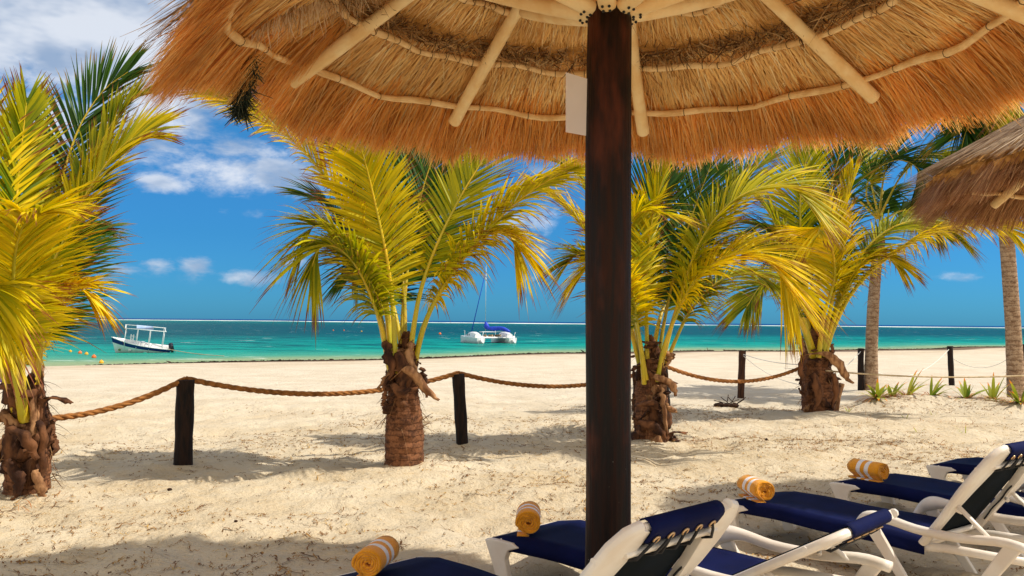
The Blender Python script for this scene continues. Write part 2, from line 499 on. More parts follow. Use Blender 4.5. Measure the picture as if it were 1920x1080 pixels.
# ------------------------------------------------------------------ mesh helpers
def link_mesh(name, V, Fc, mats, parent=None, smooth=True, midx=None, attrs=None, origin=None):
    """V (n,3), Fc list of tuples or (k,3|4) array; origin: world point that becomes the mesh's local zero"""
    me = bpy.data.meshes.new(name)
    V = np.asarray(V, dtype=np.float64).reshape(-1, 3)
    if origin is not None:
        V = V - np.array(origin)[None, :]
    if isinstance(Fc, np.ndarray):
        k = Fc.shape[1]
        nf = len(Fc)
        me.vertices.add(len(V))
        me.vertices.foreach_set('co', V.ravel())
        me.loops.add(nf * k)
        me.loops.foreach_set('vertex_index', Fc.ravel().astype(np.int32))
        me.polygons.add(nf)
        me.polygons.foreach_set('loop_start', (np.arange(nf) * k).astype(np.int32))
        me.polygons.foreach_set('loop_total', np.full(nf, k, np.int32))
        me.update(calc_edges=True)
    else:
        me.from_pydata([tuple(v) for v in V], [], [tuple(f) for f in Fc])
    for mt in (mats if isinstance(mats, (list, tuple)) else [mats]):
        me.materials.append(mt)
    if midx is not None:
        me.polygons.foreach_set('material_index', np.asarray(midx, np.int32))
    if smooth:
        me.polygons.foreach_set('use_smooth', np.ones(len(me.polygons), bool))
    if attrs:
        for k, arr in attrs.items():
            a = me.attributes.new(k, 'FLOAT', 'POINT')
            a.data.foreach_set('value', np.asarray(arr, np.float32))
    me.update()
    o = bpy.data.objects.new(name, me)
    C.objects.link(o)
    if parent is not None:
        o.parent = parent
    elif origin is not None:
        o.location = origin
    return o


def tag(o, label=None, cat=None, group=None, kind=None):
    if label:
        o['label'] = label
    if cat:
        o['category'] = cat
    if group:
        o['group'] = group
    if kind:
        o['kind'] = kind
    return o


def empty(name, loc, rz=0.0):
    o = bpy.data.objects.new(name, None)
    o.empty_display_size = 0.2
    C.objects.link(o)
    o.location = loc
    o.rotation_euler = (0, 0, rz)
    return o


class MB:
    def __init__(s):
        s.V = []
        s.F = []
        s.m = []
        s.cur = 0

    def add(s, vs, fs):
        b = len(s.V)
        s.V += [tuple(v) for v in vs]
        s.F += [tuple(b + i for i in f) for f in fs]
        s.m += [s.cur] * len(fs)

    def box(s, c, size, R=None, bev=0.0):
        hx, hy, hz = [q / 2 for q in size]
        if bev <= 0:
            vs = [Vector((sx * hx, sy * hy, sz * hz)) for sx in (-1, 1) for sy in (-1, 1) for sz in (-1, 1)]
            fs = [(0, 1, 3, 2), (4, 6, 7, 5), (0, 4, 5, 1), (2, 3, 7, 6), (0, 2, 6, 4), (1, 5, 7, 3)]
        else:
            vs, idx = [], {}
            for sx in (-1, 1):
                for sy in (-1, 1):
                    for sz in (-1, 1):
                        for ax in range(3):
                            p = [sx * (hx - bev), sy * (hy - bev), sz * (hz - bev)]
                            p[ax] = (sx * hx, sy * hy, sz * hz)[ax]
                            idx[(sx, sy, sz, ax)] = len(vs)
                            vs.append(Vector(p))
            fs = []
            for ax in range(3):
                o1, o2 = [a for a in range(3) if a != ax]
                for sg in (-1, 1):
                    q = []
                    for a, b in ((-1, -1), (1, -1), (1, 1), (-1, 1)):
                        k = [0, 0, 0]
                        k[ax], k[o1], k[o2] = sg, a, b
                        q.append(idx[(*k, ax)])
                    fs.append(q)
            for ax in range(3):          # edge strips
                o1, o2 = [a for a in range(3) if a != ax]
                for a in (-1, 1):
                    for b in (-1, 1):
                        def kk(e, f):
                            k = [0, 0, 0]
                            k[ax], k[o1], k[o2] = e, a, b
                            return idx[(*k, f)]
                        fs.append([kk(-1, o1), kk(1, o1), kk(1, o2), kk(-1, o2)])
            for sx in (-1, 1):
                for sy in (-1, 1):
                    for sz in (-1, 1):
                        fs.append([idx[(sx, sy, sz, a)] for a in range(3)])
        if R is not None:
            vs = [R @ v for v in vs]
        c = Vector(c)
        s.add([v + c for v in vs], fs)

    def tube(s, pts, rad, n=8, cap=True, flat=1.0, upv=None):
        pts = [Vector(p) for p in pts]
        if isinstance(rad, (int, float)):
            rad = [rad] * len(pts)
        rings = []
        prev = None
        for i, p in enumerate(pts):
            t = (pts[min(i + 1, len(pts) - 1)] - pts[max(i - 1, 0)]).normalized()
            if prev is None:
                a = Vector(upv) if upv is not None else (Vector((0, 0, 1)) if abs(t.z) < 0.9 else Vector((1, 0, 0)))
            else:
                a = prev
            a = (a - t * a.dot(t)).normalized()
            prev = a
            b = t.cross(a)
            rings.append([p + (a * math.cos(k * 2 * math.pi / n) * flat + b * math.sin(k * 2 * math.pi / n)) * rad[i] for k in range(n)])
        vs = [v for r in rings for v in r]
        fs = []
        for i in range(len(rings) - 1):
            for k in range(n):
                a, b = i * n + k, i * n + (k + 1) % n
                fs.append((a, b, b + n, a + n))
        if cap:
            fs.append(tuple(reversed(range(n))))
            fs.append(tuple(range(len(vs) - n, len(vs))))
        s.add(vs, fs)

    def prism(s, poly, z0, z1, fn):
        """poly: 2-D outline; fn(a, b, h) -> 3-D"""
        n = len(poly)
        vs = [fn(a, b, z0) for a, b in poly] + [fn(a, b, z1) for a, b in poly]
        fs = [tuple(reversed(range(n))), tuple(range(n, 2 * n))] + [(i, (i + 1) % n, n + (i + 1) % n, n + i) for i in range(n)]
        s.add(vs, fs)

    def ball(s, c, r, n=10, sc=(1, 1, 1)):
        c = Vector(c)
        vs, fs = [], []
        h = n // 2
        for i in range(h + 1):
            th = math.pi * i / h
            for k in range(n):
                ph = 2 * math.pi * k / n
                vs.append(c + Vector((math.sin(th) * math.cos(ph) * sc[0], math.sin(th) * math.sin(ph) * sc[1], math.cos(th) * sc[2])) * r)
        for i in range(h):
            for k in range(n):
                fs.append((i * n + k, (i + 1) * n + k, (i + 1) * n + (k + 1) % n, i * n + (k + 1) % n))
        s.add(vs, fs)

    def build(s, name, mats, parent=None, smooth=True, origin=None, bevel=0.0):
        o = link_mesh(name, s.V, s.F, mats, parent, smooth, s.m, origin=origin)
        if bevel:
            b = o.modifiers.new('bevel', 'BEVEL')
            b.width = bevel
            b.segments = 2
            b.limit_method = 'ANGLE'
            b.angle_limit = math.radians(40)
        if smooth:
            try:
                o.data.shade_auto = True
            except Exception:
                pass
        return o


def spline(pts, n):
    """Catmull-Rom through 3-D points, n samples"""
    P = np.array([[*p] for p in pts], float)
    P = np.vstack([2 * P[0] - P[1], P, 2 * P[-1] - P[-2]])
    k = len(P) - 3
    out = []
    for u in np.linspace(0, k - 1e-9, n):
        i = int(u)
        t = u - i
        a, b, c, d = P[i:i + 4]
        out.append(0.5 * ((2 * b) + (-a + c) * t + (2 * a - 5 * b + 4 * c - d) * t * t + (-a + 3 * b - 3 * c + d) * t ** 3))
    return np.array(out)


def nrm(a):
    return a / np.maximum(np.linalg.norm(a, axis=-1, keepdims=True), 1e-9)


def ribbons(P0, D, L, Wd, bend, side, segs=3, taper=0.25, start=0.6):
    """many narrow strips: p(t) = P0 + L*(D t + bend t^2); returns V, F, t"""
    n = len(P0)
    ts = np.linspace(0, 1, segs + 1)
    V = np.zeros((n, segs + 1, 2, 3))
    T = np.zeros((n, segs + 1, 2))
    for k, t in enumerate(ts):
        p = P0 + L[:, None] * (D * t + bend * t * t)
        wv = start + (1 - start) * min(1, t / 0.3) if t < 0.3 else 1 - (1 - taper) * ((t - 0.3) / 0.7) ** 1.35
        V[:, k, 0] = p - side * (Wd * wv * 0.5)[:, None]
        V[:, k, 1] = p + side * (Wd * wv * 0.5)[:, None]
        T[:, k] = t
    base = (np.arange(n) * (segs + 1) * 2)[:, None]
    q = []
    for k in range(segs):
        q.append(np.stack([base[:, 0] + 2 * k, base[:, 0] + 2 * k + 1, base[:, 0] + 2 * k + 3, base[:, 0] + 2 * k + 2], 1))
    Fc = np.concatenate(q, 0)
    return V.reshape(-1, 3), Fc, T.ravel()


def vnoise(x, y, seed=0):
    xi = np.floor(x).astype(int)
    yi = np.floor(y).astype(int)
    xf = x - xi
    yf = y - yi

    def h(a, b):
        v = np.sin(a * 127.1 + b * 311.7 + seed * 74.7) * 43758.5453
        return v - np.floor(v)
    u = xf * xf * (3 - 2 * xf)
    v = yf * yf * (3 - 2 * yf)
    return (h(xi, yi) * (1 - u) + h(xi + 1, yi) * u) * (1 - v) + (h(xi, yi + 1) * (1 - u) + h(xi + 1, yi + 1) * u) * v - 0.5


# ------------------------------------------------------------------ beach and sea
SX = np.array([-4.2e4, -1500, -120, -28, 2, 72, 400, 3000, 4.2e4])
SY = np.array([-1.2e4, -420, 8, 53, 79, 123, 210, 520, 4000])
SEA_Z = -1.4


def shore(x):
    return np.interp(x, SX, SY) + 2.2 * np.sin(x * 0.11) + 1.2 * np.sin(x * 0.31 + 1)


BERMS = []    # small wind-blown mounds: (x, y, radius, height)


def height(x, y):
    x = np.asarray(x, float)
    y = np.asarray(y, float)
    ys = shore(x)
    t = np.clip((y - 14) / np.maximum(ys - 14, 10), 0, None)
    z = np.where(t < 1, SEA_Z * (0.66 * t + 0.34 * t * t), SEA_Z - np.minimum((t - 1) * 6, 9))
    near = np.exp(-np.maximum(np.hypot(x, y) - 14, 0) / 14)
    z = z + near * (0.085 * vnoise(x * 0.55, y * 0.55, 1) + 0.055 * vnoise(x * 1.5, y * 1.5, 2) + 0.048 * vnoise(x * 3.3, y * 3.3, 3) + 0.040 * vnoise(x * 7, y * 7, 4)) - near * 0.055 * np.clip(vnoise(x * 4.6 + 3, y * 4.6, 14) - .12, 0, 1) * 2
    z = z + (1 - near) * np.clip(1 - t, 0, 1) * 0.10 * vnoise(x * 0.3, y * 0.3, 5)
    for bx, by, br, bh in BERMS:
        z = z + bh * np.exp(-((x - bx) ** 2 + (y - by) ** 2) / (br * br))
    return z


def hz(x, y):
    return float(height(np.array([x]), np.array([y]))[0])


LILIES = [(1645, 762, 0.78), (1700, 756, 0.85), (1745, 757, 0.7), (1812, 762, 0.66), (1862, 764, 0.7), (1912, 770, 0.66), (1672, 760, .6)]
for px, py, br_, bh_ in ((50, 940, .5, .07), (758, 886, .5, .08), (1222, 834, .55, .10), (1535, 778, .65, .09), (1906, 748, .6, .08), (1633, 729, .5, .05), (343, 883, .3, .05), (867, 836, .3, .04)):
    g_ = gnd(px, py)
    BERMS.append((g_.x, g_.y + .12, br_, bh_))
for px, py, s in LILIES:
    g_ = gnd(px, py)
    BERMS.append((g_.x, g_.y - 0.2, 0.75, 0.10))


def axis(dense0, dense1, step, lo, hi, grow=1.12):
    a = list(np.arange(dense0, dense1, step))
    s = step
    v = a[-1]
    while v < hi:
        s *= grow
        v += s
        a.append(v)
    s = step
    v = a[0]
    b = []
    while v > lo:
        s *= grow
        v -= s
        b.append(v)
    return np.array(b[::-1] + a)


def axis2(d0, d1, step, mid, lo, hi, g1=1.02, g2=1.14):
    a = list(axis(d0, d1, step, lo, d1 + step, 1.12))
    s_, v = step, a[-1]
    while v < hi:
        s_ *= g1 if v < mid else g2
        v += s_
        a.append(v)
    return np.array(a)


def grid_mesh(xs, ys):
    XX, YY = np.meshgrid(xs, ys)
    nx, ny = len(xs), len(ys)
    idx = np.arange(nx * ny).reshape(ny, nx)
    Fc = np.stack([idx[:-1, :-1], idx[:-1, 1:], idx[1:, 1:], idx[1:, :-1]], -1).reshape(-1, 4)
    return XX.ravel(), YY.ravel(), Fc


xs = axis(-9, 12, 0.07, -42000, 42000, 1.075)
ys = axis2(3, 19, 0.07, 135, -1500, 52000)
gx, gy, gF = grid_mesh(xs, ys)
gz = height(gx, gy)
tt = (shore(gx) - gy)
wet = np.clip(1 - tt / 45.0, 0, 1) * (tt > -400)
sand = link_mesh('sand_beach', np.stack([gx, gy, gz], 1), gF, M['sand'], attrs={'wet': wet})
tag(sand, kind='structure')

xs = axis(-80, 160, 4, -42000, 42000, 1.15)
ys = axis(40, 200, 2.5, -20000, 52000, 1.12)
gx, gy, gF = grid_mesh(xs, ys)
off = np.maximum((gy - shore(gx)) * 0.83, 0)
V = np.stack([gx, gy, np.full_like(gx, SEA_Z)], 1)
# keep only cells that lie near or beyond the waterline
keep = (gy - shore(gx) > -8)
fk = keep[gF].any(1)
used = np.unique(gF[fk])
remap = -np.ones(len(V), int)
remap[used] = np.arange(len(used))
sea = link_mesh('sea_water', V[used], remap[gF[fk]], M['sea'], attrs={'off': (np.log10(off + 1) / 4)[used]})
tag(sea, kind='structure')

# weed washed up along the waterline
n = 6500
wx = RNG.uniform(-60, 130, n)
dens = vnoise(wx * 0.06, wx * 0, 9) + 0.5 * vnoise(wx * 0.4, wx * 0, 8)
k = dens > -0.12
wx = wx[k]
wy = shore(wx) - 0.6 - np.abs(RNG.normal(0, 0.5, len(wx)))
P0 = np.stack([wx, wy, height(wx, wy) + 0.02], 1)
n = len(wx)
D = nrm(np.stack([RNG.normal(0, 1, n), RNG.normal(0, .4, n), RNG.uniform(0.0, 0.03, n)], 1))
V, Fc, T = ribbons(P0, D, RNG.uniform(.2, .6, n), RNG.uniform(.08, .2, n), np.tile([0, 0, -.1], (n, 1)), nrm(np.cross(D, RNG.normal(0, 1, (n, 3)))), 3)
o = link_mesh('seaweed', V, Fc, M['weed'], origin=(0, 60, -1.2))
tag(o, 'dark line of seaweed washed up along the water edge', 'seaweed', kind='stuff')

# dry twigs, rootlets and grass bits on the sand
N_TW = 17000
tx = RNG.uniform(-7, 10, N_TW * 6)
ty = RNG.uniform(4.2, 17, N_TW * 6)
pr = 0.04 + 1.1 * np.clip(vnoise(tx * 0.6, ty * 0.6, 21) + 0.08 + 0.035 * tx, 0, 1) * (.3 + 1.6 * np.clip(vnoise(tx * 4, ty * 4, 22) + .1, 0, 1)) + np.where(ty > 12, -0.05, 0)
k = RNG.uniform(0, 1, len(tx)) < pr
tx, ty = tx[k][:N_TW], ty[k][:N_TW]
n = len(tx)
P0 = np.stack([tx, ty, height(tx, ty) + 0.004], 1)
a = RNG.uniform(0, 2 * math.pi, n)
Lt = RNG.uniform(.03, .12, n) * np.where(RNG.uniform(0, 1, n) < .12, 2.6, 1)
K = 7
curl = RNG.normal(0, 1.0, n)
wig = RNG.uniform(0, 6.28, n)
wd = RNG.uniform(.003, .0065, n) * np.where(Lt > .12, 1.4, 1)
Vt = np.zeros((n, K, 2, 3))
px_, py_ = tx.copy(), ty.copy()
for k in range(K):
    ang_ = a + curl * k / K * 1.8 + .7 * np.sin(wig + k * 1.7)
    zz = height(px_, py_) + .004 + .012 * np.sin(wig * 3 + k * 1.1) ** 2
    w_ = wd * (1 - .75 * k / (K - 1))
    sx, sy = -np.sin(ang_) * w_, np.cos(ang_) * w_
    Vt[:, k, 0] = np.stack([px_ - sx, py_ - sy, zz], 1)
    Vt[:, k, 1] = np.stack([px_ + sx, py_ + sy, zz + .002], 1)
    px_, py_ = px_ + np.cos(ang_) * Lt / K, py_ + np.sin(ang_) * Lt / K
V = Vt.reshape(-1, 3)
b_ = np.arange(n) * K * 2
Fc = np.concatenate([np.stack([b_ + 2 * k, b_ + 2 * k + 1, b_ + 2 * k + 3, b_ + 2 * k + 2], 1) for k in range(K - 1)])
o = link_mesh('dry_twigs', V, Fc, M['twig'], origin=(0, 8, 0))
tag(o, 'dry twigs and grass bits scattered on the sand', 'debris', kind='stuff')


# ------------------------------------------------------------------ palms
def frond(name, root, pts, centre, leafmat, petmat, lmax=0.72, n=64, roll=0.0, pet_r=0.045, start=0.31, droop=0.45, wid=0.040, seed=0, vee=0.25, fold=1.0):
    r = np.random.default_rng(seed + 100)
    n = int(n * 2.0)
    lmax = lmax * 1.42
    cv = spline(pts, 60)
    seg = np.linalg.norm(np.diff(cv, axis=0), axis=1)
    cum = np.concatenate([[0], np.cumsum(seg)])
    tot = cum[-1]
    # rachis
    mb = MB()
    mb.cur = 0
    idx = list(range(0, 60, 3)) + [59]
    rads = [pet_r * (1 - 0.88 * min(1, (cum[i] / tot) ** 0.8)) for i in idx]
    mb.tube([cv[i] for i in idx], rads, 6, True, 0.75)
    V0 = np.array(mb.V)
    F0 = np.array([f for f in mb.F if len(f) == 4])
    # leaflets
    u = np.linspace(start, 0.995, n) ** 0.95
    u = np.repeat(u, 2) + r.normal(0, 0.004, 2 * n)
    u = np.clip(u, 0, 1)
    sgn = np.tile([1.0, -1.0], n)
    s = u * tot
    P = np.stack([np.interp(s, cum, cv[:, k]) for k in range(3)], 1)
    tan = nrm(np.gradient(cv, axis=0))
    T = nrm(np.stack([np.interp(s, cum, tan[:, k]) for k in range(3)], 1))
    outw = cv[-1] - np.array(centre)
    outw[2] = 0
    outw = outw / max(np.linalg.norm(outw), .2)
    N0 = np.array([0, 0, 1.0]) - outw * 0.7
    N = nrm(N0[None] - T * (T @ N0)[:, None])
    Sd = np.cross(T, N)
    ro = math.radians(roll)
    N, Sd = N * math.cos(ro) + Sd * math.sin(ro), Sd * math.cos(ro) - N * math.sin(ro)
    w = (u - start) / (1 - start)
    al = np.radians(np.interp(w, [0, .3, 1], [70, 52, 20]) + r.normal(0, 3, 2 * n))
    be = vee + r.normal(0, 0.08, 2 * n)
    D = T * np.cos(al)[:, None] + (Sd * (sgn * np.cos(be))[:, None] + N * np.sin(be)[:, None]) * np.sin(al)[:, None]
    D = nrm(D)
    L = lmax * np.interp(w, [0, .15, .5, .85, 1], [.5, .85, 1.0, .80, .5]) * r.uniform(.85, 1.1, 2 * n)
    bend = np.zeros((2 * n, 3))
    bend[:, 2] = -droop * r.uniform(.6, 1.35, 2 * n) * np.interp(w, [0, 1], [1.0, .7])
    bend *= .75
    bend += r.normal(0, .025, (2 * n, 3))
    side = nrm(np.cross(D, np.cross(D, T) * 0 + N * 0.6 + T * 0.0 + Sd * sgn[:, None] * 0.0))
    side = nrm(np.cross(D, N) + N * (sgn * .25 + r.normal(0, .4, 2 * n))[:, None])
    V1, F1, T1 = ribbons(P, D, L, wid * r.uniform(.7, 1.25, 2 * n), bend, side, 5, 0.06, 0.5)
    V = np.vstack([V0, V1])
    Fc = np.vstack([F0, F1 + len(V0)])
    mi = np.concatenate([np.zeros(len(F0), int), np.ones(len(F1), int)])
    at_ = np.concatenate([np.zeros(len(V0)), T1])
    return link_mesh(name, V, Fc, [petmat, leafmat], root, True, mi, {'t': at_}, origin=tuple(root.location))


def trunk_mesh(root, pts, rads, mat, seed, rough=0.04, n=22):
    cv = spline(pts, 70)
    tr = np.linspace(0, 1, 70)
    rr = np.interp(tr, np.linspace(0, 1, len(rads)), rads)
    V = []
    for i, p in enumerate(cv):
        for k in range(n):
            a = 2 * math.pi * k / n
            j = 1 + rough * (2 * vnoise(np.array([a * 2.2 + 9]), np.array([i * 0.35]), seed)[0] + (0.7 if i % 4 == 0 else 0) + 1.2 * vnoise(np.array([a * 6]), np.array([i * 1.1]), seed + 3)[0])
            V.append(p + np.array([math.cos(a), math.sin(a), 0]) * rr[i] * j)
    idx = np.arange(70 * n).reshape(70, n)
    Fc = np.stack([idx[:-1], np.roll(idx, -1, 1)[:-1], np.roll(idx, -1, 1)[1:], idx[1:]], -1).reshape(-1, 4)
    return link_mesh('trunk', np.array(V), Fc, mat, root, True, origin=tuple(root.location))


def sheath(root, base, ang, r0, h, w, flare, mat, seed, twist=0.0):
    """ragged strip of dry leaf base wrapped on the trunk"""
    r = np.random.default_rng(seed)
    nu, nv = 7, 9
    V = []
    for j in range(nv):
        t = j / (nv - 1)
        wd = w * (1 - 0.75 * t ** 1.5) * (1 + r.normal(0, .08))
        rr = r0 * (1.0 + 0.04 * r.normal()) + flare * t ** 2.0 + 0.02 * math.sin(t * 5 + seed)
        zz = base[2] + h * (t - (0.9 * max(0, t - 0.5) ** 1.3 if flare > 0.1 else 0) * 1.6) + r.normal(0, .008)
        for i in range(nu):
            u = (i / (nu - 1) - 0.5)
            a = ang + u * wd / r0 + twist * t
            q = rr + 0.035 * (1 - 4 * u * u) + r.normal(0, .006)
            V.append((base[0] + math.cos(a) * q, base[1] + math.sin(a) * q, zz + r.normal(0, .006)))
    idx = np.arange(nu * nv).reshape(nv, nu)
    Fc = np.stack([idx[:-1, :-1], idx[:-1, 1:], idx[1:, 1:], idx[1:, :-1]], -1).reshape(-1, 4)
    o = link_mesh('leaf_sheath', np.array(V), Fc, mat, root, True, origin=tuple(root.location))
    so_ = o.modifiers.new('thickness', 'SOLIDIFY')
    so_.thickness = 0.008
    return o


def strip(root, pts, w, mat, seed):
    """limp strip of dry sheath hanging off the trunk"""
    r = np.random.default_rng(seed)
    cv = spline(pts, 14)
    V = []
    for j, p in enumerate(cv):
        t = j / 13
        w_j = r.normal(0, .012)
        ww = .72 * w * (.55 + .6 * math.sin(math.pi * min(1, t * 1.15)) ** .8) * (1 + r.normal(0, .07)) * (1 if t < .8 else 1 - (t - .8) * 3)
        for i in range(5):
            u = i / 4 - .5
            V.append(p + np.array([u * ww * .85 + w_j, -.02 - .03 * (1 - 4 * u * u) + r.normal(0, .004), u * ww * .5 + .25 * ww * math.sin(t * 5 + seed) * u]))
    idx = np.arange(70).reshape(14, 5)
    Fc = np.stack([idx[:-1, :-1], idx[:-1, 1:], idx[1:, 1:], idx[1:, :-1]], -1).reshape(-1, 4)
    o = link_mesh('leaf_sheath', np.array(V), Fc, mat, root, True, origin=tuple(root.location))
    so_ = o.modifiers.new('thickness', 'SOLIDIFY')
    so_.thickness = .009


def palm(base_px, trunk_px, rads, fronds, label, seed, tmat='trunk', nsheath=30, n=64, lmax=0.72, wid=0.029, fill=6, fill_len=1.9, husk_from=0.25, coco=0, pet=0.045, rough=0.05, strips=()):
    g0 = gnd(*base_px)
    Yd = g0.y
    g0.z = hz(g0.x, g0.y) - 0.04
    root = empty('coconut_palm', g0)
    tag(root, label, 'palm tree', 'coconut palms on the beach')
    tp = [Vector((g0.x, g0.y, g0.z - 0.12))] + [at(px, py, Yd + dz) for px, py, dz in trunk_px]
    trunk_mesh(root, tp, rads, M[tmat], seed, rough)
    top = tp[-1]
    r = random.Random(seed)
    H = top.z - g0.z
    for k in range(nsheath):
        t = husk_from + (1.02 - husk_from) * (k + r.random()) / nsheath
        t = min(t, 1.0)
        i = t * (len(tp) - 1)
        a = tp[min(int(i), len(tp) - 2)].lerp(tp[min(int(i), len(tp) - 2) + 1], i - min(int(i), len(tp) - 2))
        rr = float(np.interp(t, np.linspace(0, 1, len(rads)), rads))
        big_ = r.random() < 0.4
        sheath(root, (a.x, a.y, a.z - 0.1), r.uniform(0, 6.28) if k % 3 else -1.57 + r.uniform(-1, 1), rr, r.uniform(.10, .40), r.uniform(.08, .30), r.uniform(.08, .2) if big_ else r.uniform(0.0, .04),
               M['husk_pale'] if r.random() < .22 else M['husk'], seed * 50 + k, r.uniform(-.8, .8))
    for k, fr in enumerate(fronds):
        pl, opt = fr
        pts = [at(px, py, Yd + dz) for px, py, dz in pl]
        o = dict(roll=r.uniform(-25, 25))
        o.update(opt)
        hue = o.pop('hue', 'lime')
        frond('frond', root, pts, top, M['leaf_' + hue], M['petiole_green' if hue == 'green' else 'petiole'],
              lmax=o.pop('lmax', lmax), n=o.pop('n', n), wid=wid, seed=seed * 31 + k, pet_r=o.pop('pet', pet), **o)
    for k in range(fill):
        a = r.uniform(0.15, 2.95) if k % 2 == 0 else r.uniform(0.4, 2.7)     # these lean away from the camera
        el = r.uniform(.5, 1.25)
        Lf = fill_len * r.uniform(.8, 1.1)
        d = Vector((math.cos(a), math.sin(a), 0))
        p = [top - Vector((0, 0, .15)), top + d * Lf * .22 * math.cos(el) + Vector((0, 0, Lf * .35 * math.sin(el)))]
        p.append(top + d * Lf * .55 * math.cos(el) + Vector((0, 0, Lf * .66 * math.sin(el))))
        p.append(top + d * Lf * .85 * max(.4, math.cos(el)) + Vector((0, 0, Lf * .75 * math.sin(el))))
        p.append(top + d * Lf * 1.05 * max(.45, math.cos(el)) + Vector((0, 0, Lf * .62 * math.sin(el))))
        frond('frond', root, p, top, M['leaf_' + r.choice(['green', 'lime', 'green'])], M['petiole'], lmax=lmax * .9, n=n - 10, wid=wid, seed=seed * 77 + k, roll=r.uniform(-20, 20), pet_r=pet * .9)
    rf = np.random.default_rng(seed + 900)
    nf = 420 if tmat == 'trunk' else 60
    tt_ = rf.uniform(husk_from * .6, 1.05, nf)
    tt_[: nf // 5] = rf.uniform(0.03, .12, nf // 5)
    ii = np.clip(tt_, 0, 1) * (len(tp) - 1)
    i0 = np.minimum(ii.astype(int), len(tp) - 2)
    TP = np.array([tuple(p) for p in tp])
    ctr = TP[i0] * (1 - (ii - i0))[:, None] + TP[i0 + 1] * (ii - i0)[:, None]
    rad_ = np.interp(np.clip(tt_, 0, 1), np.linspace(0, 1, len(rads)), rads)
    af = rf.uniform(0, 2 * math.pi, nf)
    er = np.stack([np.cos(af), np.sin(af), np.zeros(nf)], 1)
    P0 = ctr + er * (rad_ * rf.uniform(.9, 1.08, nf))[:, None]
    D = nrm(er * rf.uniform(.1, .6, nf)[:, None] + np.stack([rf.normal(0, .45, nf), rf.normal(0, .45, nf), rf.normal(0.1, .8, nf)], 1))
    bd = rf.normal(0, .3, (nf, 3))
    bd[:, 2] -= .75
    V, Fc, _ = ribbons(P0, D, rf.uniform(.05, .20, nf), rf.uniform(.003, .011, nf), bd, nrm(np.cross(D, rf.normal(0, 1, (nf, 3)))), 4, .2, 1)
    link_mesh('trunk_fibre', V, Fc, M['fibre'], root, True, origin=tuple(root.location))
    for k, (pl, w_, m_) in enumerate(strips):
        strip(root, [at(px, py, Yd + dz) for px, py, dz in pl], w_, M[m_], seed * 9 + k)
    for k in range(coco):
        mb = MB()
        a = r.uniform(0, 6.28)
        mb.ball((0, 0, 0), .12, 10, (.9, .9, 1.15))
        c = mb.build('coconut', M['coconut'], root)
        c.location = top - g0 + Vector((math.cos(a) * .3, math.sin(a) * .3, -.2 + r.uniform(-.15, .1)))
    return root


def FR(*p, **o):
    return (p, o)


# palm 1, cut by the left edge
palm((50, 938), [(52, 860, 0), (52, 790, 0), (50, 720, 0)], [.185, .18, .165, .13], [
    FR((45, 800, -.12), (40, 690, -.15), (72, 560, -.1), (112, 470, 0), (165, 360, 0), (228, 275, 0), (290, 243, -.05), hue='yellow', roll=52, droop=.3, vee=.1, lmax=.56),
    FR((60, 780, .05), (75, 640, .1), (98, 420, .4), (140, 260, .6), (190, 175, .7), (240, 135, .7), hue='green', roll=35, droop=.1, lmax=.6, vee=.1),
    FR((62, 770, .05), (85, 600, .1), (140, 380, .3), (200, 250, .35), (245, 190, .3), (285, 170, .25), hue='lime', roll=38, droop=.2, lmax=.38),
    FR((40, 780, 0), (25, 600, 0), (30, 400, .1), (40, 280, .2), (50, 190, .2), hue='lime', roll=20, droop=.15, lmax=.5),
    FR((35, 790, -.1), (-5, 560, -.1), (-40, 380, -.1), (-70, 260, -.1), (-140, 200, 0), hue='yellow', roll=-35, droop=.3, lmax=.8),
    FR((35, 790, -.1), (-30, 600, -.2), (-120, 450, -.3), (-220, 400, -.3), (-330, 430, -.3), hue='lime', roll=-20),
    FR((48, 790, -.15), (38, 660, -.3), (25, 520, -.6), (40, 430, -.9), (75, 400, -1.15), hue='yellow', roll=20, droop=.6, lmax=.75),
    FR((45, 790, -.15), (20, 650, -.5), (0, 560, -.9), (-20, 540, -1.2), (-30, 600, -1.5), hue='yellow', droop=.5, lmax=.65),
    FR((52, 785, 0), (75, 650, 0), (110, 570, 0), (145, 540, 0), (170, 560, 0), hue='yellow', droop=.7, lmax=.42, roll=5),
    FR((50, 780, .1), (80, 620, .3), (115, 500, .6), (150, 440, .9), (180, 430, 1.1), hue='green', roll=20, droop=.5, lmax=.55),
], 'young yellow coconut palm cut off by the left edge of the view', 1, strips=[
    ([(75, 790, -.15), (84, 820, -.18), (80, 870, -.15), (85, 925, -.15)], .10, 'husk'), ([(20, 800, -.2), (50, 820, -.25), (75, 860, -.2)], .13, 'husk'),
    ([(20, 860, -.2), (40, 900, -.25), (30, 935, -.25)], .13, 'husk'), ([(70, 880, -.2), (78, 915, -.2), (90, 945, -.2)], .10, 'husk_pale'), ([(15, 810, -.1), (5, 835, -.1), (-2, 870, -.1)], .09, 'husk_pale'), ([(62, 740, -.1), (66, 790, -.15), (60, 830, -.2)], .09, 'husk_pale')], fill=0, nsheath=30)

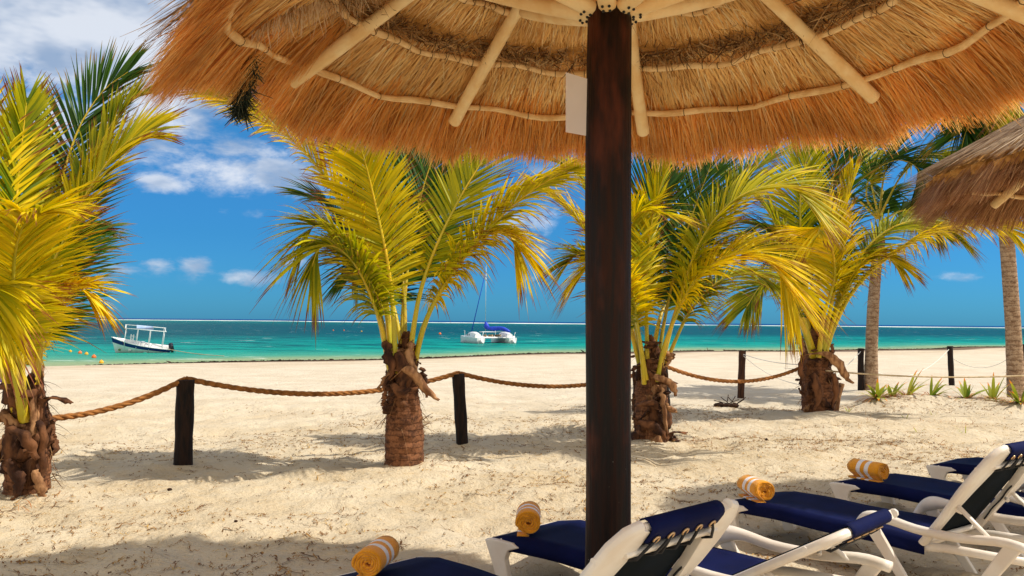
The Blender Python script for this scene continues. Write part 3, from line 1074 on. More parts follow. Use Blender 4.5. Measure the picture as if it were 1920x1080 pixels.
# palm 2
palm((758, 884), [(758, 810, 0), (756, 750, 0), (755, 695, 0), (757, 648, 0)], [.205, .20, .175, .12, .035], [
    FR((742, 700, -.16), (738, 600, -.2), (728, 500, -.25), (712, 420, -.3), (696, 350, -.4), (682, 295, -.6), (668, 255, -.9), hue='yellow', roll=48, droop=.35, lmax=.60, vee=.15),
    FR((765, 690, -.1), (785, 560, -.1), (815, 470, -.1), (850, 395, 0), (890, 325, .05), (930, 268, .1), (975, 235, .1), hue='lime', roll=52, droop=.2, lmax=.56, vee=.05),
    FR((778, 680, 0), (795, 610, 0), (830, 540, 0), (885, 465, 0), (945, 400, 0), (1000, 355, -.05), (1065, 318, -.1), hue='yellow', roll=-15, droop=.75, lmax=.72),
    FR((735, 690, -.05), (722, 570, 0), (690, 480, 0), (640, 385, 0), (585, 300, .0), (520, 240, .0), (440, 195, .1), (375, 172, .1), hue='yellow', roll=20, droop=.35, lmax=.6, n=80),
    FR((750, 690, .1), (758, 560, .3), (775, 430, .6), (800, 330, .8), (830, 250, .9), hue='green', roll=30, droop=.12, lmax=.8, n=80),
    FR((758, 690, .1), (758, 560, .3), (748, 430, .6), (740, 330, .8), (745, 240, .9), hue='green', roll=20, droop=.12, lmax=.8, n=80),
    FR((732, 700, -.05), (708, 590, -.1), (668, 500, -.2), (625, 440, -.3), (590, 425, -.35), (568, 455, -.4), hue='lime', droop=.6, lmax=.6),
    FR((733, 700, -.1), (712, 600, -.2), (675, 510, -.4), (635, 465, -.5), (600, 465, -.6), (585, 500, -.6), hue='lime', droop=.75, lmax=.6, roll=8),
    FR((775, 690, .1), (800, 600, .2), (850, 500, .3), (905, 445, .3), (950, 440, .3), (975, 470, .3), hue='yellow', droop=.85, lmax=.6, roll=5),
    FR((735, 690, .05), (705, 560, .3), (665, 460, .6), (620, 390, .8), (580, 370, .9), hue='green', droop=.5, lmax=.6),
    FR((740, 690, .0), (720, 540, .1), (690, 420, .1), (650, 320, .1), (610, 262, .1), hue='lime', droop=.3, lmax=.6, roll=30),
], 'young yellow coconut palm between the two black rope posts, left of the umbrella pole', 2, strips=[
    ([(735, 712, -.2), (760, 690, -.3), (785, 712, -.25), (805, 735, -.2), (822, 750, -.18)], .10, 'husk_pale'),
    ([(722, 640, -.15), (728, 665, -.2), (735, 690, -.22), (722, 735, -.2)], .12, 'husk'),
    ([(740, 690, -.2), (725, 705, -.2), (712, 730, -.15)], .11, 'husk_pale'), ([(770, 640, -.15), (768, 670, -.2), (780, 700, -.2)], .12, 'husk_pale'),
    ([(790, 690, -.1), (796, 710, -.1), (798, 745, -.1)], .06, 'husk'), ([(735, 720, -.25), (760, 735, -.3), (785, 725, -.25)], .14, 'husk'),
    ([(728, 720, -.22), (722, 745, -.22), (716, 760, -.2)], .06, 'husk'), ([(745, 660, -.2), (758, 700, -.25), (752, 745, -.25)], .14, 'husk')], fill=1, nsheath=22, husk_from=.45)

# palm 3, just right of the umbrella pole
palm((1222, 832), [(1222, 780, 0), (1220, 730, 0), (1220, 685, 0), (1222, 650, 0)], [.23, .225, .20, .15, .05], [
    FR((1208, 720, -.2), (1200, 640, -.3), (1185, 540, -.4), (1175, 450, -.5), (1195, 400, -.7), (1240, 400, -1.0), hue='yellow', droop=.5, lmax=.7, roll=25),
    FR((1215, 710, 0), (1212, 600, .2), (1215, 480, .4), (1222, 390, .5), (1232, 310, .6), hue='green', roll=42, droop=.15, lmax=.85, n=76),
    FR((1228, 710, .05), (1250, 580, .2), (1280, 460, .4), (1310, 370, .6), (1335, 305, .7), hue='green', roll=35, droop=.2, lmax=.75),
    FR((1235, 705, -.1), (1262, 600, -.2), (1310, 460, -.2), (1365, 385, -.3), (1425, 352, -.4), (1480, 350, -.5), (1535, 395, -.6), hue='yellow', roll=30, droop=.45, lmax=.75, n=76, vee=.2),
    FR((1232, 715, -.2), (1250, 635, -.3), (1300, 530, -.5), (1355, 485, -.6), (1412, 474, -.7), (1455, 505, -.8), (1490, 560, -.9), hue='yellow', roll=32, droop=.45, lmax=.8, n=76, vee=.2),
    FR((1205, 710, 0), (1180, 600, 0), (1140, 500, 0), (1095, 430, 0), (1050, 380, 0), (1010, 350, 0), hue='yellow', droop=.5, lmax=.65),
    FR((1205, 710, 0), (1175, 600, -.1), (1130, 520, -.2), (1090, 480, -.3), (1065, 490, -.3), hue='lime', droop=.6, lmax=.6),
    FR((1238, 705, .1), (1290, 590, .2), (1345, 530, .3), (1400, 510, .4), (1440, 530, .5), hue='lime', droop=.7, lmax=.6, roll=8),
    FR((1212, 712, -.2), (1192, 600, -.3), (1160, 520, -.4), (1120, 490, -.5), (1085, 520, -.6), hue='yellow', droop=.7, lmax=.55, roll=5),
    FR((1210, 710, .1), (1180, 560, .2), (1140, 430, .3), (1095, 340, .4), (1040, 300, .4), hue='lime', droop=.4, lmax=.7),
    FR((1215, 700, -.1), (1212, 560, -.2), (1218, 440, -.3), (1238, 350, -.4), (1262, 290, -.5), hue='yellow', droop=.25, lmax=.6, roll=30),
    FR((1235, 705, 0), (1275, 560, .1), (1330, 440, .2), (1390, 340, .3), (1450, 290, .3), hue='lime', droop=.35, lmax=.7, roll=20),
], 'young coconut palm just right of the umbrella pole with yellow fronds arching right', 3, strips=[
    ([(1222, 705, -.25), (1245, 712, -.3), (1262, 725, -.28), (1268, 742, -.25)], .14, 'husk_pale'), ([(1240, 720, -.3), (1242, 760, -.32), (1250, 815, -.3)], .08, 'husk_pale'),
    ([(1248, 660, -.1), (1256, 672, -.15), (1246, 690, -.2)], .14, 'husk_pale'), ([(1245, 755, -.28), (1258, 768, -.25), (1266, 772, -.2)], .07, 'husk_pale'),
    ([(1195, 790, -.25), (1225, 800, -.35), (1250, 825, -.3)], .14, 'husk'), ([(1190, 760, -.2), (1220, 755, -.35), (1240, 765, -.3)], .14, 'husk'), ([(1195, 830, -.25), (1185, 838, -.3), (1182, 845, -.35)], .10, 'husk')], fill=1, nsheath=44, husk_from=.05)

# palm 4
palm((1535, 776), [(1532, 720, 0), (1530, 675, 0), (1532, 635, 0), (1534, 600, 0)], [.285, .27, .24, .18, .06], [
    FR((1545, 670, -.2), (1565, 610, -.2), (1600, 545, -.2), (1655, 490, -.2), (1720, 450, -.2), (1790, 425, -.2), (1860, 420, -.2), (1905, 440, -.2), hue='yellow', roll=-8, droop=.7, lmax=.85, n=76),
    FR((1535, 670, -.3), (1545, 590, -.4), (1565, 520, -.5), (1558, 455, -.7), (1540, 425, -1.0), (1535, 440, -1.4), hue='yellow', roll=30, droop=.5, lmax=.9),
    FR((1540, 660, -.2), (1565, 540, -.3), (1578, 450, -.3), (1588, 380, -.4), (1600, 325, -.4), hue='yellow', roll=35, droop=.2, lmax=.7),
    FR((1525, 660, 0), (1500, 540, 0), (1460, 430, 0), (1410, 360, 0), (1360, 330, 0), hue='lime', droop=.4, lmax=.9),
    FR((1530, 660, .2), (1535, 520, .4), (1550, 390, .6), (1575, 290, .7), (1600, 240, .7), hue='green', droop=.3, lmax=.95, roll=25),
    FR((1525, 670, -.2), (1500, 600, -.4), (1465, 545, -.6), (1430, 535, -.8), (1400, 575, -1.0), hue='lime', droop=.5, lmax=.7),
    FR((1545, 660, .1), (1590, 540, .3), (1640, 460, .5), (1690, 420, .6), (1735, 430, .7), hue='lime', droop=.5, lmax=.8),
    FR((1542, 665, 0), (1580, 540, 0), (1630, 460, 0), (1690, 420, 0), (1750, 415, 0), (1800, 450, 0), hue='lime', droop=.6, lmax=.7),
    FR((1540, 665, -.2), (1575, 570, -.3), (1610, 500, -.3), (1650, 475, -.3), (1690, 500, -.3), hue='yellow', droop=.7, lmax=.6, roll=8),
    FR((1528, 665, -.2), (1495, 570, -.3), (1455, 490, -.3), (1410, 460, -.3), (1370, 480, -.3), hue='lime', droop=.6, lmax=.7, roll=8),
    FR((1528, 660, .1), (1510, 520, .2), (1500, 400, .3), (1510, 310, .3), (1535, 250, .3), hue='lime', droop=.3, lmax=.9, roll=-20),
], 'young coconut palm where the thick rope ends, dark shaggy trunk with a stump of stem', 4, strips=[
    ([(1510, 665, -.3), (1545, 662, -.4), (1570, 680, -.35), (1585, 705, -.3), (1597, 718, -.28)], .17, 'husk_pale'), ([(1508, 660, -.3), (1500, 690, -.3), (1503, 730, -.25)], .13, 'husk'),
    ([(1560, 700, -.3), (1568, 730, -.3), (1560, 765, -.3)], .14, 'husk'), ([(1520, 700, -.35), (1535, 740, -.38), (1525, 770, -.35)], .2, 'husk'), ([(1500, 630, -.2), (1502, 650, -.25), (1508, 668, -.25)], .13, 'husk_pale')], fill=2, fill_len=2.6, nsheath=44, husk_from=.05, lmax=.9, wid=.036, pet=.07)

# palm 5: slim trunk behind palm 4
palm((1633, 727), [(1634, 660, 0), (1637, 580, 0), (1642, 510, .2), (1647, 440, .2)], [.19, .15, .145, .135, .13], [
    FR((1648, 410, 0), (1625, 370, 0), (1635, 325, -.2), (1680, 300, -.4), (1720, 315, -.6), (1735, 365, -.8), hue='green', roll=20, droop=.4, lmax=1.3, n=70),
    FR((1650, 405, 0), (1690, 330, 0), (1740, 290, 0), (1790, 300, 0), (1830, 330, 0), hue='lime', droop=.5, lmax=1.1),
    FR((1648, 410, 0), (1630, 330, .3), (1610, 260, .5), (1600, 220, .6), hue='lime', droop=.3, lmax=1.0),
    FR((1652, 415, 0), (1690, 395, -.2), (1725, 400, -.4), (1755, 430, -.6), hue='green', droop=.4, lmax=.7),
    FR((1645, 410, 0), (1600, 370, -.1), (1550, 370, -.2), (1510, 420, -.3), hue='green', droop=.5, lmax=1.0),
    FR((1648, 405, .2), (1660, 320, .6), (1690, 250, 1.0), (1730, 220, 1.2), hue='green', droop=.4, lmax=1.1),
], 'slim tall coconut palm with a smooth grey trunk standing behind a far post', 5, tmat='trunk_tall', fill=1, fill_len=2.6, nsheath=5, husk_from=.9, lmax=1.0, wid=.042, rough=.015)

# palm 6: tall palm by the right edge
palm((1906, 744), [(1900, 620, 0), (1890, 480, 0), (1880, 360, 0), (1872, 240, 0)], [.19, .165, .155, .15, .15], [
    FR((1870, 240, 0), (1850, 190, -.2), (1825, 170, -.4), (1812, 200, -.6), (1830, 270, -.7), hue='green', droop=.4, lmax=1.0, roll=20),
    FR((1870, 235, 0), (1840, 160, 0), (1790, 120, 0), (1740, 130, 0), (1700, 160, 0), hue='green', droop=.5, lmax=1.0),
    FR((1875, 235, 0), (1880, 150, -.3), (1900, 90, -.5), (1940, 70, -.6), hue='lime', droop=.4, lmax=1.0),
    FR((1878, 235, 0), (1920, 170, 0), (1980, 140, 0), (2040, 170, 0), hue='green', droop=.5, lmax=1.0),
    FR((1878, 245, 0), (1920, 215, 0), (1980, 220, 0), (2020, 260, 0), hue='green', droop=.4, lmax=.8),
    FR((1872, 238, 0), (1850, 205, 0), (1820, 180, 0), (1790, 185, 0), hue='green', droop=.35, lmax=.8),
    FR((1874, 238, -.2), (1868, 200, -.5), (1850, 180, -.9), (1838, 200, -1.2), hue='green', droop=.4, lmax=.8),
    FR((1876, 238, .2), (1895, 190, .3), (1915, 150, .5), (1930, 130, .6), hue='lime', droop=.3, lmax=.8),
    FR((1868, 245, 0), (1840, 225, -.3), (1815, 240, -.6), (1800, 290, -.8), hue='green', droop=.5, lmax=.8),
    FR((1872, 235, 0), (1860, 170, .5), (1850, 110, .9), (1830, 60, 1.2), hue='green', droop=.4, lmax=1.0),
    FR((1874, 240, -.1), (1885, 200, -.6), (1905, 180, -1.1), (1915, 220, -1.5), hue='lime', droop=.5, lmax=.9),
], 'tallest coconut palm with a ringed leaning trunk by the right edge', 6, tmat='trunk_tall', fill=2, fill_len=2.6, nsheath=5, husk_from=.93, lmax=1.0, wid=.042, coco=9, rough=.02)


# ------------------------------------------------------------------ thatched umbrellas
def sag_of(az, r, on):
    """the old umbrella's left side has slumped: extra drop of the thatch"""
    if not on:
        return az * 0 + r * 0
    a = np.mod(az + 2 * math.pi, 2 * math.pi) - 2 * math.pi          # -2pi .. 0
    k = np.clip((-1.15 - a) / .6, 0, 1) * np.clip((a + 3.0) / .5, 0, 1)
    k = k * k * (3 - 2 * k)
    return -.24 * k * np.clip((r - .9) / 1.2, 0, 1.3) ** 1.5


def slump_r(az, on):
    if not on:
        return az * 0
    a = np.mod(az + 2 * math.pi, 2 * math.pi) - 2 * math.pi
    k1 = np.exp(-((a + 1.55) / .25) ** 2) * .16
    k2 = np.clip((-1.62 - a) / .35, 0, 1) * np.clip((a + 3.1) / .5, 0, 1)
    return -np.maximum(k1, .42 * k2)


def straws(name, parent, org, az, r, zoff, L, slope, jit, Wd, mat, h0, t, segs=3, droop=0.0, lift=0.0, rs=None, slump=False):
    """straws laid downslope on a cone of apex height h0 and fall t, around org (x, y)"""
    n = len(az)
    jit = jit + (rs.uniform(0, 1, n) < .10) * rs.normal(0, .5, n)
    er = np.stack([np.sin(az), np.cos(az), np.zeros(n)], 1)
    ea = np.stack([np.cos(az), -np.sin(az), np.zeros(n)], 1)
    P0 = np.stack([org[0] + er[:, 0] * r, org[1] + er[:, 1] * r, h0 - t * r + zoff + sag_of(az, r, slump)], 1)
    D = er + ea * jit[:, None]
    D[:, 2] = -slope + (sag_of(az, r + .25, slump) - sag_of(az, r, slump)) * 4
    D = nrm(D)
    bend = np.zeros((n, 3))
    bend[:, 2] = -droop
    bend += ea * rs.normal(0, .06, n)[:, None]
    side = nrm(ea + rs.normal(0, .16, (n, 3)))
    side = nrm(side - D * np.sum(side * D, 1)[:, None])
    V, Fc, _ = ribbons(P0, D, L, Wd, bend, side, segs, 0.3, 1.0)
    o = link_mesh(name, V, Fc, mat, parent, False, origin=tuple(parent.location))
    return o


def palapa(org, h0, t, azs, r_end, r_eave, label, seed, dens=1.0, pole_r=0.11, rings=(0.62, 1.07, 1.48, 1.87), notch=None, grey=False, slump=False, brace=True, polez=3.13, thick=.15, fdroop=.16):
    rs = np.random.default_rng(seed)
    gz_ = hz(*org) - .06
    root = empty('thatched_umbrella', (org[0], org[1], gz_))
    tag(root, label, 'beach umbrella', 'thatched umbrellas on the beach')
    L0 = tuple(root.location)
    # pole
    mb = MB()
    zs = np.linspace(gz_ - .3, polez, 26)
    V, n = [], 20
    for i, z in enumerate(zs):
        rr = pole_r * (1.0 + 0.03 * math.sin(z * 2.1 + seed) - 0.05 * (z / 3))
        for k in range(n):
            a = 2 * math.pi * k / n
            q = rr * (1 + 0.03 * vnoise(np.array([a * 2]), np.array([z * 1.3]), seed)[0])
            V.append((org[0] + math.cos(a) * q + .004 * math.sin(z * 2), org[1] + math.sin(a) * q, z))
    idx = np.arange(26 * n).reshape(26, n)
    Fc = [tuple(f) for f in np.stack([idx[:-1], np.roll(idx, -1, 1)[:-1], np.roll(idx, -1, 1)[1:], idx[1:]], -1).reshape(-1, 4)]
    Fc.append(tuple(idx[-1]))
    link_mesh('pole', V, Fc, M['pole'], root, True, origin=L0)
    # rafters
    O = Vector((org[0], org[1], 0))
    for k, a in enumerate(azs):
        d = Vector((math.sin(a), math.cos(a), 0))
        re = r_end * rs.uniform(.985, 1.015)
        pts, rad = [], []
        sd_ = Vector((math.cos(a), -math.sin(a), 0))
        for u in np.linspace(0, 1, 14):
            r_ = 0.03 + (re - 0.03) * u
            pts.append(O + d * r_ + sd_ * (0.012 * math.sin(u * 4 + k)) + Vector((0, 0, h0 - t * r_ - .045)))
            rad.append((0.031 + 0.012 * u) * (1 + 0.05 * math.sin(u * 17 + k * 2)))
        mb = MB()
        mb.tube(pts, rad, 12)
        mb.build('rafter', M['log'], root, origin=L0, bevel=.006)
        if brace:
            mb = MB()
            p0 = O + d * (pole_r * .75) + Vector((0, 0, polez - .02))
            p1 = O + d * (rings[1] - .15) + Vector((0, 0, h0 - t * (rings[1] - .15) - .13))
            pp = [p0.lerp(p1, u) + Vector((0, 0, -.015 * math.sin(u * 3.1))) for u in np.linspace(0, 1, 8)]
            mb.tube(pp, [.046, .045, .043, .041, .039, .037, .036, .034], 12)
            b = mb.build('brace', M['log'], root, origin=L0, bevel=.006)
            nb = MB()
            for q in range(4):
                c_ = pp[0] + (pp[1] - pp[0]) * (.25 + .28 * (q // 2)) + sd_ * (.016 if q % 2 else -.016)
                c_ += (O + Vector((0, 0, c_.z - .5)) - c_).normalized() * 0.0 + Vector((0, 0, -.048))
                nb.ball(c_, .008, 6)
            nb.build('nail_heads', M['nail'], b, origin=L0)
    # hoops
    for k, r_ in enumerate(rings):
        mb = MB()
        pts, rad = [], []
        na = 96
        for i in range(na + 1):
            a = 2 * math.pi * i / na
            near_r = min(abs((a - z + math.pi) % (2 * math.pi) - math.pi) for z in azs)
            rr = (r_ + .45 * float(slump_r(np.array([a - 2 * math.pi]), slump)[0])) * (1 - 0.018 * math.cos(near_r * 4)) + 0.010 * math.sin(a * 11 + k) + .006 * math.sin(a * 23)
            pts.append(O + Vector((math.sin(a) * rr, math.cos(a) * rr, h0 - t * rr - 0.014 + .006 * math.sin(a * 17) + float(sag_of(np.array([a - 2 * math.pi]), np.array([rr]), slump)[0]))))
            rad.append((0.020 if k < 3 else .021) * (1 + .14 * math.sin(a * 13 + k)))
        mb.tube(pts, rad, 8, False)
        mb.cur = 1
        tw = mb
        for i in range(0, na, 1 if k < 3 else 3):
            p = pts[i]
            tdir = (pts[i + 1] - p).normalized()
            a1 = Vector((0, 0, 1))
            b1 = tdir.cross(a1)
            tw.tube([p + (a1 * math.cos(q) + b1 * math.sin(q)) * (rad[i] + .002) for q in np.linspace(0, 6.28, 9)], .0022, 4, False)
        mb.build('hoop', [M['hoop'], M['twine']], root, origin=L0)

    def edge(az):      # eave radius varies around the rim
        e = slump_r(az, slump)
        e += 0.07 * vnoise(az * 4.5, az * 0, seed) + 0.14 * vnoise(az * 13, az * 0 + 3, seed) + .09 * vnoise(az * 34, az * 0 + 5, seed)
        if notch is not None:
            for c, wdt, dep in notch:
                e -= dep * np.exp(-((az - c) / wdt) ** 2)
        return e
    # bed of packed thatch (closed, with thickness)
    na, nr = 120, 14
    V = []
    for lay in (0, 1):
        for i in range(nr + 1):
            r_ = 0.02 + (r_eave - .16) * i / nr
            for k in range(na):
                a = 2 * math.pi * k / na
                rr = r_ + float(edge(np.array([a if a < math.pi else a - 2 * math.pi]))[0]) * (i / nr) ** 2
                z = h0 - t * rr + float(sag_of(np.array([a]), np.array([rr]), slump)[0]) + .045 + lay * (thick * (1 - .5 * (i / nr) ** 4)) + .012 * vnoise(np.array([a * 9]), np.array([r_ * 6]), seed)[0]
                V.append((org[0] + math.sin(a) * rr, org[1] + math.cos(a) * rr, z))
    idx = np.arange(2 * (nr + 1) * na).reshape(2, nr + 1, na)
    fs = []
    for lay in (0, 1):
        I = idx[lay]
        q = np.stack([I[:-1], np.roll(I, -1, 1)[:-1], np.roll(I, -1, 1)[1:], I[1:]], -1).reshape(-1, 4)
        fs.append(q if lay else q[:, ::-1])
    A, B = idx[0][-1], idx[1][-1]
    fs.append(np.stack([A, np.roll(A, -1), np.roll(B, -1), B], -1))
    link_mesh('thatch_bed', np.array(V), np.concatenate(fs), M['thatch_base'], root, True, origin=L0)
    # under-side courses
    n = int(34000 * dens)
    r_ = np.sqrt(rs.uniform(.02, (r_eave - .35) ** 2, n))
    az = rs.uniform(-math.pi, math.pi, n)
    gap = ((r_ > rings[2] - .26) & (r_ < rings[2] - .11)) | (r_ > r_eave - .33 + slump_r(az, slump))
    r_, az = r_[~gap], az[~gap]
    n = len(r_)
    L = rs.uniform(.25, .5, n)
    L = np.where(r_ < rings[2] - .18, np.minimum(L, rings[2] - .15 - r_ + rs.normal(0, .015, n)), L)
    L = np.clip(L, .05, .6)
    straws('underside_thatch', root, org, az, r_, rs.uniform(.018, .05, n), L, t, rs.normal(0, .14, n) + .25 * vnoise(az * 6, r_ * 3, seed), rs.uniform(.0035, .009, n),
           M['straw' if not grey else 'straw_brown'], h0, t, 2, 0.0, rs=rs, slump=slump)
    # tufted butt ends above the hoops
    for rc in rings[1:3]:
        n = int(5200 * dens * rc / 1.4)
        az = rs.uniform(-math.pi, math.pi, n)
        r_ = rc - np.abs(rs.normal(0.0, .05, n)) - .045
        er = np.stack([np.sin(az), np.cos(az), np.zeros(n)], 1)
        P0 = np.stack([org[0] + er[:, 0] * r_, org[1] + er[:, 1] * r_, h0 - t * r_ + rs.uniform(-.01, .04, n) + sag_of(az, r_, slump)], 1)
        D = nrm(-er * .5 + rs.normal(0, .55, (n, 3)) + np.array([0, 0, -.15]))
        V, Fc, _ = ribbons(P0, D, rs.uniform(.03, .10, n), rs.uniform(.004, .010, n), rs.normal(0, .45, (n, 3)), nrm(np.cross(D, rs.normal(0, 1, (n, 3)))), 3, .4, 1)
        link_mesh('thatch_tufts', V, Fc, M['straw_tuft'], root, False, origin=L0)
    # eave fringe
    n = int(42000 * dens)
    az = rs.uniform(-math.pi, math.pi, n)
    e = edge(az)
    end = r_eave + e + rs.normal(0, .035, n) - np.abs(rs.normal(0, .05, n))
    L = rs.uniform(.22, .55, n)
    r_ = end - L * .84
    lay = rs.uniform(0, 1, n)
    straws('eave_fringe', root, org, az, r_, .02 + lay * thick * .8, L, t + .12 + lay * .15, rs.normal(0, .13, n) + .28 * vnoise(az * 13, az * 0 + 1, seed), rs.uniform(.004, .009, n),
           M['straw_fringe' if not grey else 'straw_brown'], h0, t, 3, fdroop, rs=rs, slump=slump)
    # weathered top
    n = int(20000 * dens)
    r_ = np.sqrt(rs.uniform(.003, (r_eave - .18) ** 2, n))
    az = rs.uniform(-math.pi, math.pi, n)
    k = r_ < r_eave - .2 + slump_r(az, slump)
    r_, az = r_[k], az[k]
    n = len(r_)
    straws('top_thatch', root, org, az, r_, thick + .05 - .03 * (r_ / 2) ** 3 + rs.uniform(0, .03, n), rs.uniform(.2, .45, n), t - .02, rs.normal(0, .2, n), rs.uniform(.005, .012, n),
           M['straw_grey'], h0, t, 2, .03, rs=rs, slump=slump)
    return root


ORG1 = (0.463, 4.09)
umb = palapa(ORG1, 4.006, 0.511, [-1.132, -.46, .236, 1.044, 1.72, 2.5, -2.9, -1.95], 1.958, 2.25,
             'large thatched umbrella on a thick dark pole over the near loungers', 3, 1.0, 0.112, notch=[(-1.21, .035, .34)], slump=True)
ORG2 = (5.27, 7.2)
palapa(ORG2, 3.63, 0.54, [-1.9, -1.1, -.3, .5, 1.3, 2.0, -2.6, 2.8], 1.42, 1.70,
       'smaller looking grey thatched umbrella cut by the right edge', 9, 0.5, 0.11, rings=(.45, .82, 1.10, 1.34), grey=True, thick=.18, polez=2.9, fdroop=.28)

# loose hanging straw and the dark net strip on the near umbrella
rs = np.random.default_rng(5)
L0 = tuple(umb.location)
n = 1500
u = rs.uniform(0, 1, n)
v = rs.uniform(0, 1, n)
P0 = np.array([at(485 + 235 * a, -70 + (95 - 55 * a) * b - 20 * a, 4.15 + .35 * a) for a, b in zip(u, v)])
D = nrm(np.stack([rs.normal(-.12, .22, n), rs.normal(0, .2, n), rs.normal(-1, .15, n)], 1))
V, Fc, _ = ribbons(P0, D, rs.uniform(.10, .22, n), rs.uniform(.004, .008, n), rs.normal(0, .12, (n, 3)), nrm(np.cross(D, rs.normal(0, 1, (n, 3)))), 3, .3, 1)
link_mesh('loose_straw', V, Fc, M['straw_sun_tone'], umb, False, origin=L0)
n = 1500
u = rs.uniform(0, 1, n)
P0 = np.array([at(468 - 20 * a + q, 95 + 120 * a, 4.45 + .4 * a) for a, q in zip(u, rs.uniform(-12, 12, n))])
D = nrm(rs.normal(0, 1, (n, 3)) + np.array([0, 0, -.9]))
V, Fc, _ = ribbons(P0, D, rs.uniform(.03, .09, n), rs.uniform(.004, .009, n), rs.normal(0, .3, (n, 3)), nrm(np.cross(D, rs.normal(0, 1, (n, 3)))), 2, .5, 1)
link_mesh('net_strip', V, Fc, M['net'], umb, False, origin=L0)
mb = MB()
mb.tube([at(1437, -12, 5.1), at(1450, 10, 5.15), at(1468, 34, 5.2)], .045, 8, True, .2)
mb.build('metal_strap', M['metal_strap'], umb, origin=L0)

# white board fixed behind the pole
p = [at(1062, 136, 4.16), at(1112, 151, 4.06), at(1112, 257, 4.06), at(1062, 248, 4.16)]
nrm_ = (p[1] - p[0]).cross(p[3] - p[0]).normalized() * .006
mb = MB()
mb.add([q + nrm_ for q in p] + [q - nrm_ for q in p], [(0, 1, 2, 3), (7, 6, 5, 4), (0, 4, 5, 1), (1, 5, 6, 2), (2, 6, 7, 3), (3, 7, 4, 0)])
c0 = tuple((p[0] + p[2]) / 2)
o = mb.build('sign_board', M['board'], None, False, origin=c0)
tag(o, 'blank white board fixed high on the dark umbrella pole', 'sign')


# ------------------------------------------------------------------ rope fence
def post(px, base_y, top_px, top_y, wpx, label, mat='post', Yd=None):
    g0 = gnd(px, base_y) if Yd is None else at(px, base_y, Yd)
    tp = at(top_px, top_y, g0.y)
    r_ = wpx * g0.y / F / 2
    mb = MB()
    pts = [g0.lerp(tp, u) for u in np.linspace(-.25, 1, 9)]
    mb.tube(pts, [r_ * (1 + .05 * math.sin(i * 1.9 + px)) for i in range(9)], 14, True, 1)
    o = mb.build('rope_post', M[mat], None, origin=tuple(g0), bevel=.01)
    tag(o, label, 'post', 'posts of the rope fence')
    return g0, tp, r_


PO = {}
PO[1] = post(343, 882, 348, 712, 33, 'black wooden post between the left palm and the next, largest of all')
PO[2] = post(867, 834, 859, 701, 23, 'black wooden post standing left of the umbrella pole')
PO[3] = post(1251, 796, 1243, 686, 17, 'black post half hidden behind the shaggy palm right of the pole')
PO[4] = post(1389, 741, 1392, 657, 13, 'dark red post behind the sagging thick rope', 'post_brown')
PO[5] = post(1614, 727, 1614, 653, 11, 'dark post right beside the slim grey palm trunk')
PO[6] = post(1784, 712, 1781, 649, 10, 'dark post standing alone between the slim and the tallest palm')
PO[7] = post(1915, 716, 1916, 645, 10, 'dark post half hidden behind the tallest palm trunk')
PO[8] = post(1194, 770, 1189, 697, 8, 'thin leaning stick at the left side of the shaggy palm', 'post_brown', 11.9)
PO[0] = post(-170, 950, -165, 760, 38, 'black post beyond the left edge')


def rope(name, a, b, sag, rad, label, mat, strands=3, wig=0.0, group=None, wrap=None):
    a, b = Vector(a), Vector(b)
    n = int((b - a).length / (rad * (1.0 if strands > 1 else 4))) + 8
    P = []
    for i in range(n + 1):
        u = i / n
        p = a.lerp(b, u)
        p.z -= sag * 4 * u * (1 - u)
        P.append(p)
    mb = MB()
    if strands > 1:
        t = (b - a).normalized()
        s_ = Vector((0, 0, 1)).cross(t).normalized()
        u_ = t.cross(s_)
        for k in range(strands):
            pts = []
            for i, p in enumerate(P):
                ph = 2 * math.pi * (k / strands) + i * 0.62
                pts.append(p + (s_ * math.cos(ph) + u_ * math.sin(ph)) * rad * .5)
            mb.tube(pts, rad * .60, 6, True)
    else:
        mb.tube(P, rad, 6, True)
    if wrap:
        g0, tp, pr = wrap
        for q in (0.0, rad * 1.9):
            mb.tube([Vector((tp.x + math.cos(x) * (pr + rad * .7), tp.y + math.sin(x) * (pr + rad * .7), tp.z - .02 - q)) for x in np.linspace(0, 6.28, 22)], rad * .8, 6, False)
    mid = P[len(P) // 2]
    o = mb.build(name, mat, None, origin=tuple(mid))
    tag(o, label, 'rope', group)
    return o


def top(k, dz=0.012, dx=0.0):
    return PO[k][1] + Vector((dx, 0, dz))


RG = 'thick coir rope lengths'
rope('thick_rope', top(0), top(1), .26, .030, 'thick brown rope rising from the left palm to the largest post', M['rope'], group=RG)
rope('thick_rope', top(1), top(2), .215, .030, 'thick brown rope sagging between the two black posts behind the palm', M['rope'], group=RG)
rope('thick_rope', top(2), top(3), .25, .030, 'thick brown rope running from the second post behind the umbrella pole', M['rope'], group=RG)
p4 = at(1500, 690, 15.25)
rope('thick_rope', top(3), p4, .25, .032, 'thick golden rope sagging towards the shaggy palm on the right', M['rope'], group=RG)
rope('thin_rope', at(1548, 695, 15.1), at(1990, 700, 15.2), .09, .014, 'pale taut rope stretched behind the lily plants', M['rope_pale'], 1)
rope('white_cord', top(4, -.08), at(1505, 684, 15.4), .05, .008, 'thin white cord from the dark red post to the shaggy palm', M['cord_white'], 1)
rope('white_cord', top(4, -.10), at(1505, 722, 15.4), .12, .006, 'lowest thin white cord slanting down from the dark red post', M['cord_white'], 1)
rope('white_cord', top(5, -.08), at(1548, 722, 15.2), .02, .009, 'thin grey cord slanting from the slim palm post down to the shaggy trunk', M['cord_white'], 1)
rope('white_cord', top(6, -.06), top(5, -.4), .55, .012, 'white cord hanging left from the lone far post', M['cord_white'], 1)
rope('white_cord', top(6, -.3), top(7, -.1), .45, .012, 'white cord hanging right from the lone far post', M['cord_white'], 1)
